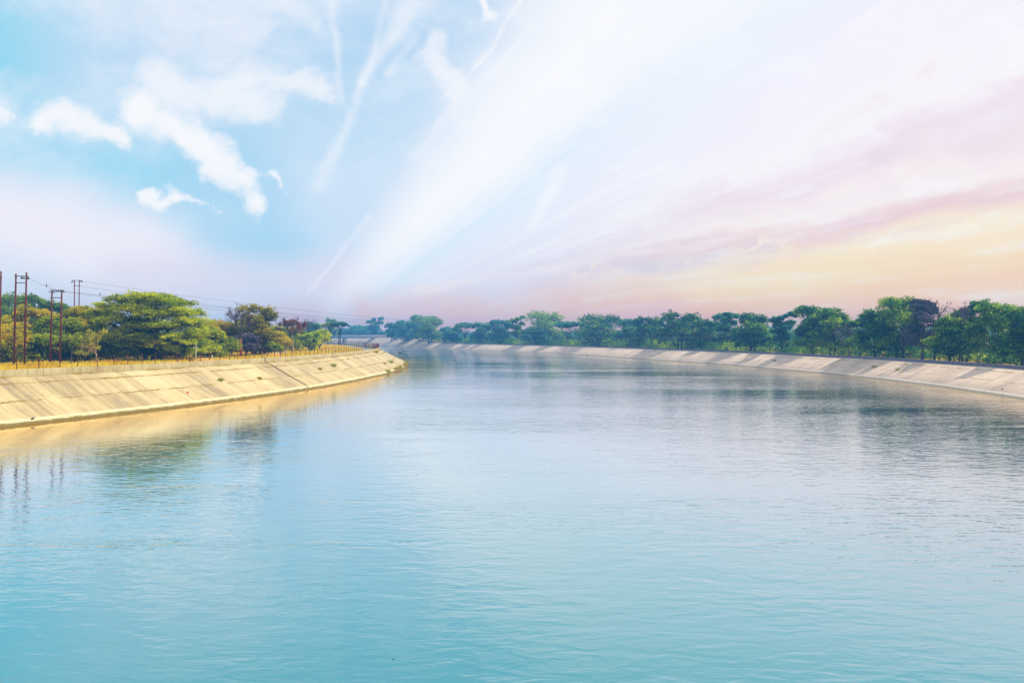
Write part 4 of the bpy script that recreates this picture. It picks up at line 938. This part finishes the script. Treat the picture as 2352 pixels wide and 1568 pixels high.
# ------------------------------------------------------------------ people
def skin_mesh(name, joints, edges, mat, parent, sub=1):
    keys = list(joints); idx = {k: i for i, k in enumerate(keys)}
    me = bpy.data.meshes.new(name); me.from_pydata([joints[k][0] for k in keys], [(idx[a], idx[b]) for a, b in edges], []); me.update()
    o = bpy.data.objects.new(name, me); col.objects.link(o); o.parent = parent; me.materials.append(mat)
    md = o.modifiers.new('skin', 'SKIN'); md.use_smooth_shade = True
    for k in keys:
        r = joints[k][1]; r = r if isinstance(r, tuple) else (r, r); me.skin_vertices[0].data[idx[k]].radius = r
    me.skin_vertices[0].data[0].use_root = True
    sb = o.modifiers.new('sub', 'SUBSURF'); sb.levels = sub; sb.render_levels = sub
    return o
def person(x, y, z, rz, H, label, top, lower, kind='trousers', pose='stand', hair=(.01, .008, .008), grp=None, seed=0, hat=None):
    root = empty('person', (x, y, z), rz); tag(root, label, 'person', grp); s = H / 1.7
    skin = simple('skin', (.26, .13, .075), .6, .1, 4); ct = simple('shirt_cloth', top, .8, .15, 6); cl = simple('lower_cloth', lower, .8, .15, 6); hc = simple('hair', hair, .6, .1, 6)
    rg_ = random.Random(seed); st = {'stand': .06, 'walk': .26, 'ride': .12, 'lean': .1}[pose]; ln = .28 if pose == 'lean' else (.10 if pose == 'ride' else .02)
    J = {'pelvis': ((0, 0, .93), (.13, .10)), 'belly': ((0, ln * .3, 1.06), (.125, .095)), 'chest': ((0, ln * .7, 1.26), (.15, .105)), 'neck0': ((0, ln, 1.42), (.06, .055)), 'neck': ((0, ln + .01, 1.47), .05),
         'head': ((0, ln + .02, 1.56), (.075, .085)), 'crown': ((0, ln + .015, 1.65), (.06, .07)), 'nose': ((0, ln + .115, 1.555), .012)}
    E = [('pelvis', 'belly'), ('belly', 'chest'), ('chest', 'neck0'), ('neck0', 'neck'), ('neck', 'head'), ('head', 'crown'), ('head', 'nose')]
    for q, sg in (('l', -1), ('r', 1)):
        f = st * sg; bend = .06 if pose == 'walk' else .02; up = .22 if (pose == 'ride' and sg > 0) else 0
        J[q + 'hip'] = ((sg * .09, 0, .88), .085); J[q + 'knee'] = ((sg * .10, f * .5 + bend + up * .8, .48 + up * .4), .055); J[q + 'ank'] = ((sg * .10, f + up * .4, .08 + up), .036); J[q + 'toe'] = ((sg * .11, f + .15 + up * .4, .035 + up), .03)
        E += [('pelvis', q + 'hip'), (q + 'hip', q + 'knee'), (q + 'knee', q + 'ank'), (q + 'ank', q + 'toe')]
        fw = {'stand': .05, 'walk': -f * .8, 'ride': .42, 'lean': .40}[pose]; dn = .22 if pose in ('ride', 'lean') else 0
        J[q + 'sho'] = ((sg * .18, ln * .95, 1.38), .05); J[q + 'elb'] = ((sg * .24, ln + fw * .45, 1.12 + dn * .2), .038); J[q + 'wri'] = ((sg * .23, ln + fw + .06, .90 + dn), .025); J[q + 'palm'] = ((sg * .23, ln + fw + .09, .85 + dn), (.036, .016))
        E += [('chest', q + 'sho'), (q + 'sho', q + 'elb'), (q + 'elb', q + 'wri'), (q + 'wri', q + 'palm')]
        for i_, (ox, L) in enumerate(((-.030, .07), (-.010, .085), (.010, .08), (.028, .062))):
            J[f'{q}f{i_}'] = ((sg * .23 + ox * .4, ln + fw + .10 + ox, .81 + dn - L * .3), .009); J[f'{q}g{i_}'] = ((sg * (.225), ln + fw + .12 + ox, .80 + dn - L), .007)
            E += [(q + 'palm', f'{q}f{i_}'), (f'{q}f{i_}', f'{q}g{i_}')]
        J[q + 'th'] = ((sg * .20, ln + fw + .13, .84 + dn), .010); E.append((q + 'palm', q + 'th'))
    J = {k: (tuple(c * s for c in v[0]), tuple(c * s for c in v[1]) if isinstance(v[1], tuple) else v[1] * s) for k, v in J.items()}
    skin_mesh('body', J, E, skin, root)
    g_ = lambda k, f: (J[k][0], tuple(c * f for c in J[k][1]) if isinstance(J[k][1], tuple) else J[k][1] * f)
    sh = {k: g_(k, 1.16) for k in ('pelvis', 'belly', 'chest', 'lsho', 'rsho', 'lelb', 'relb')}; sh['neck0'] = g_('neck0', 1.2)
    skin_mesh('shirt', sh, [('pelvis', 'belly'), ('belly', 'chest'), ('chest', 'lsho'), ('chest', 'rsho'), ('lsho', 'lelb'), ('rsho', 'relb'), ('chest', 'neck0')], ct, root)
    if kind == 'trousers':
        tr = {k: g_(k, 1.28) for k in ('pelvis', 'lhip', 'rhip', 'lknee', 'rknee', 'lank', 'rank')}
        skin_mesh('trousers', tr, [('pelvis', 'lhip'), ('pelvis', 'rhip'), ('lhip', 'lknee'), ('rhip', 'rknee'), ('lknee', 'lank'), ('rknee', 'rank')], cl, root)
    else:
        MB().lathe([(.26 * s, .06 * s), (.25 * s, .3 * s), (.21 * s, .6 * s), (.17 * s, .85 * s), (.155 * s, 1.0 * s)], n=16, sy=.8).build('skirt', cl, root, True)
        MB().tube([(-.18 * s, .1 * s, .95 * s), (0, .15 * s, 1.2 * s), (.17 * s, .03 * s, 1.42 * s), (.14 * s, -.14 * s, 1.2 * s), (.1 * s, -.18 * s, .8 * s)], [.07 * s, .05 * s, .05 * s, .07 * s, .09 * s], 8).build('shawl', cl, root, True)
    c = J['crown'][0]
    MB().lathe([(.02 * s, .085 * s), (.07 * s, .07 * s), (.088 * s, .02 * s), (.09 * s, -.04 * s), (.075 * s, -.09 * s)][::-1], (c[0], c[1] - .015 * s, c[2]), 12).build('hair', hc if not hat else simple('head_cloth', hat, .8, .1, 6), root, True)
    for sg in (-1, 1):
        MB().lathe([(.004, -.012), (.012, 0), (.004, .012)], (sg * .032 * s, J['head'][0][1] + .078 * s, J['head'][0][2] + .03 * s), 8).build('eye', hc, root)
    return root
def on_road(X, d): return px(X, d), d, 3.965
def by_wall(d, o):
    p, nn = at_bank('L', d, float(np.interp(d, LW[:, 1], L_wid)) + o); return p.x, p.y, 3.965
x, y, z = on_road(1464, 262); pr_ = person(x, y, z + .22, R(170), 1.68, 'person in a magenta shirt and dark trousers on a bicycle on the road', (.55, .03, .40), (.05, .05, .09), 'trousers', 'ride', seed=1)
# the bicycle under the rider
bk = empty('bicycle', (x, y, z), R(170)); tag(bk, 'dark bicycle ridden by the person in the magenta shirt', 'bicycle')
for yy_ in (-.52, .52):
    w_ = empty('wheel', (0, yy_, .34)); w_.parent = bk
    ringp = [(0, .33 * math.cos(a_ * math.pi / 10), .33 * math.sin(a_ * math.pi / 10)) for a_ in range(21)]
    MB().tube(ringp, .02, 6, cap=False).build('tyre', M['black'], w_)
    sp = MB()
    for a_ in range(8): sp.tube([(0, 0, 0), (0, .32 * math.cos(a_ * math.pi / 4), .32 * math.sin(a_ * math.pi / 4))], .004, 3)
    sp.build('spokes', M['grave'], w_)
fr_ = MB()
for a_, b_ in (((0, -.52, .34), (0, -.05, .32)), ((0, -.05, .32), (0, -.18, .82)), ((0, -.52, .34), (0, -.15, .75)), ((0, -.15, .75), (0, .38, .80)), ((0, -.05, .32), (0, .40, .72)), ((0, .52, .34), (0, .38, .95))): fr_.tube([a_, b_], .018, 6)
fr_.build('frame', M['black'], bk); MB().tube([(-.28, .30, .98), (0, .38, .97), (.28, .30, .98)], .014, 6).build('handlebar', M['black'], bk); MB().box((0, -.20, .86), (.14, .26, .06), bev=.02).build('saddle', M['black'], bk)
x, y, z = by_wall(268, 1.3); person(x, y, z, R(200), 1.62, 'woman in a yellow green sari with red blouse walking by the parapet', (.30, .04, .03), (.50, .52, .04), 'skirt', 'walk', seed=2)
x, y, z = by_wall(258, 1.1); person(x, y, z, R(120), 1.66, 'person in a violet top standing at the parapet near its bend', (.14, .05, .26), (.10, .04, .16), 'trousers', 'stand', seed=3)
x, y, z = by_wall(252, .85); person(x, y, z, R(-60), 1.55, 'person in maroon leaning on the parapet, left one of the two in maroon', (.30, .03, .04), (.28, .05, .05), 'skirt', 'lean', seed=4)
x, y, z = by_wall(247.5, .85); person(x, y, z, R(-80), 1.6, 'person in maroon at the very end of the parapet, right of the two', (.36, .04, .03), (.34, .03, .03), 'skirt', 'lean', seed=5)
x, y, z = on_road(1337, 352); person(x, y, z, R(30), 1.7, 'person in dark blue standing under the roadside trees', (.04, .07, .12), (.10, .12, .14), 'trousers', 'stand', grp='pair of people under the roadside trees', seed=6)
x, y, z = on_road(1341, 350); person(x, y, z, R(200), 1.72, 'person in white and pale blue standing under the roadside trees', (.60, .68, .70), (.45, .50, .52), 'trousers', 'stand', grp='pair of people under the roadside trees', seed=7)
for (X, dd_, tp_, lw_, kd, lb, sd) in ((1622, 251, (.03, .05, .11), (.25, .36, .28), 'skirt', 'person in dark blue with pale green lower garment at the water edge', 8), (1629.5, 247, (.42, .46, .60), (.30, .04, .06), 'trousers', 'person in a pale blue shirt and red trousers at the water edge', 9)):
    p, nn = at_bank('L', dd_, .75); x = p.x; person(x, p.y, p.z, R(-60), 1.68, lb, tp_, lw_, kd, 'stand', grp='two people at the water edge', seed=sd)

# ------------------------------------------------------------------ pipes, litter, signs, bridge
def pipe(side, y, o0, over, mat, r, label, n=9):
    P = []
    for i in range(n):
        p, nn = at_bank(side, y, o0 + (np.interp(y, LW[:, 1], L_wid) - .1 - o0 if side == 'L' else np.interp(y, RW[:, 1], R_wid) - .1 - o0) * i / (n - 1)); P.append(p + Vector((0, 0, r * 1.05 + .02)))
    p, nn = at_bank(side, y, 0); w = float(np.interp(y, LW[:, 1], L_wid)) if side == 'L' else float(np.interp(y, RW[:, 1], R_wid)); tp = P[-1].z
    P += [Vector((p.x, p.y, 0)) + nn * (w - .05) + Vector((0, 0, tp + over)), Vector((p.x, p.y, 0)) + nn * (w + .45) + Vector((0, 0, tp + over + .02)), Vector((p.x, p.y, 0)) + nn * (w + 1.2) + Vector((0, 0, tp + .1))]
    o = MB().tube([q - P[0] for q in P], r, 8).build('pipe', M[mat], None, True); o.location = P[0]; tag(o, label, 'pipe')
pipe('L', 121, -.1, .78, 'pipe', .055, 'dark pipe running from the left parapet straight down into the water')
pipe('R', 258, .2, .6, 'pipe_pale', .07, 'pale pipe running down the right bank slope to the water')
p, nn = at_bank('L', 88.5, 7.3)
b = MB(); V = [(-.02, 0, .72), (.06, 0, .70), (.16, .02, .30), (.22, .02, .0), (0, -.02, -.02), (-.10, 0, .05), (-.05, -.03, .35)]
V2 = [(x, y + .05, z) for x, y, z in V]; n = len(V); F = [tuple(range(n)), tuple(range(2 * n - 1, n - 1, -1))] + [(i, (i + 1) % n, n + (i + 1) % n, n + i) for i in range(n)]
V = V + V2
# the rag hangs on the water side of the wall
sX = 272; k_ = np.argmin(np.abs(LC[:, 0] / np.maximum(1, LC[:, 1]) - (sX - 2048) / 3186)); q = LC[k_] - LN[k_] * .08
o = link_mesh('red_rag', V, F, M['red']); o.location = (q[0], q[1], 4.02); o.rotation_euler = (0, 0, math.atan2(LN[k_][0], -LN[k_][1]) + 0); tag(o, 'red triangular rag hanging on the left parapet', 'rag')
rl = random.Random(4)
def litter(side, y, off, mat, s, label, name='cloth_scrap'):
    p, nn = at_bank(side, y, off); g = bmesh.new(); bmesh.ops.create_grid(g, x_segments=4, y_segments=3, size=.5)
    for v in g.verts: v.co = Vector((v.co.x * s * 1.6, v.co.y * s, rl.uniform(.02, .35) * s))
    r_ = bmesh.ops.solidify(g, geom=g.faces[:], thickness=.02)
    me = bpy.data.meshes.new(name); g.to_mesh(me); g.free(); me.materials.append(M[mat]); o = bpy.data.objects.new(name, me); col.objects.link(o)
    o.location = p + Vector((0, 0, .03)); o.rotation_euler = (0, R(-25 if side == 'L' else 25), rl.uniform(0, 3)); tag(o, label, 'litter', 'scraps of litter on the banks')
litter('L', 94, 2.2, 'red', .28, 'red wrapper lying on the left bank slope')
litter('L', 73.2, .55, 'black', .28, 'dark rag lying on the toe of the left bank near the edge of the picture')
litter('R', 340, .3, 'white', .5, 'white scrap at the far water line of the right bank')
litter('R', 176, 6.4, 'white', .35, 'pale blue white bag on the shaded shoulder of the right bank')
litter('R', 110, 1.3, 'red', .25, 'small red scrap low on the right bank near the edge of the picture')
for X_, d_, s_, mt_, lb_ in ((1665, 46.5, .12, 'white', 'small white scrap floating on open water in mid canal'), (1572, 19.7, .02, 'black', 'tiny dark scrap floating near the bottom of the picture')):
    litter('L', 80, 1, mt_, s_, lb_); o = bpy.data.objects[-1] if False else [q for q in col.objects if q.get('label') == lb_][0]
    o.location = (px(X_, d_), d_, .015); o.rotation_euler = (0, 0, .2); del o['group']
def sign(x, y, z, w, h, post, tri, label):
    root = empty('sign', (x, y, z)); tag(root, label, 'sign')
    for sx in ((-.4, .4) if not tri else (0,)): MB().tube([(sx * w, .05, -.1), (sx * w, .05, post + h * .5)], .05, 6).build('post', M['rust_dark'], root)
    if tri: 
        V = [(-w / 2, 0, post), (w / 2, 0, post), (0, 0, post + h)]; V += [(a_, .04, c_) for a_, _, c_ in V]
        link_mesh('panel', V, [(0, 1, 2), (5, 4, 3), (0, 3, 4, 1), (1, 4, 5, 2), (2, 5, 3, 0)], M['white'], root)
    else: MB().box((0, 0, post + h / 2), (w, .05, h), bev=.01).build('panel', M['grave'], root)
p, nn = at_bank('R', 600, 13); sign(p.x, p.y, p.z, 1.8, 1.5, 1.4, False, 'pale square board above the slope just right of the bridge')
p, nn = at_bank('R', 545, 11); sign(p.x, p.y, p.z, 1.3, 1.3, 1.5, True, 'white triangular sign far off before the blue trees')
# white guard stones on the abutment slope top
gs = None
for k in range(16):
    yy = 640 - k * 5.2; p, nn = at_bank('R', yy, float(np.interp(yy, RW[:, 1], R_wid)) + .8)
    if gs is None: gs = MB().box((0, 0, .45), (.4, .4, .9), bev=.06).build('guard_stone', M['white']); o = gs
    else: o = gs.copy(); col.objects.link(o)
    o.location = p; tag(o, 'white guard stone in the row above the slope beside the bridge', 'guard stone', 'guard stones beside the bridge')
# bridge
A = Vector((-112, 700, 0)); B = Vector((-250, 612, 0)); dv = (B - A); L = dv.length; rz = math.atan2(dv.y, dv.x); mid = (A + B) / 2
br = empty('bridge', (mid.x, mid.y, 0), rz); tag(br, 'low concrete road bridge crossing the canal in the far haze', 'bridge')
MB().box((0, 0, 7.95), (L, 8.4, .5), bev=.05).build('deck', M['bridge'], br)
for sy in (-3, -1, 1, 3): MB().box((0, sy, 7.0), (L - 1, .5, 1.38)).build('girder', M['bridge'], br)
for sy in (-4.1, 4.1):
    b = MB(); b.box((0, sy, 8.65), (L, .22, .88), bev=.03); b.box((0, sy, 9.16), (L, .34, .12), bev=.02)
    for i in range(int(L / 4)): b.box((-L / 2 + 2 + i * 4, sy, 8.65), (.35, .36, .86))
    b.build('parapet', M['bridge'], br)
for xx in (-45, -15, 15, 45):
    b = MB(); b.box((xx, 0, 6.0), (1.6, 8, .6), bev=.05)
    for sy in (-2.6, 2.6): b.tube([(xx, sy, -.9), (xx, sy, 5.7)], .7, 14)
    b.build('pier', M['bridge'], br)
for sx in (-1, 1): MB().box((sx * (L / 2 - 1), 0, 4.0), (3.5, 9.5, 5.2), bev=.1).build('abutment', M['bridge'], br)

# ------------------------------------------------------------------ haze
b = MB(); b.box((-95, 375, 11.8), (850, 1050, 26.4)); b.v = [(x, y, z) for x, y, z in b.v]
hz = b.build('haze', None); hz.data.materials.clear()
m, t = material('haze_air'); v = t.new('ShaderNodeVolumePrincipled')
v.inputs['Color'].default_value = (.12, .47, 1.0, 1); v.inputs['Density'].default_value = 0.00074; v.inputs['Anisotropy'].default_value = 0.1
t.l.new(v.outputs[0], t.out.inputs['Volume']); hz.data.materials.append(m); tag(hz, kind='stuff')
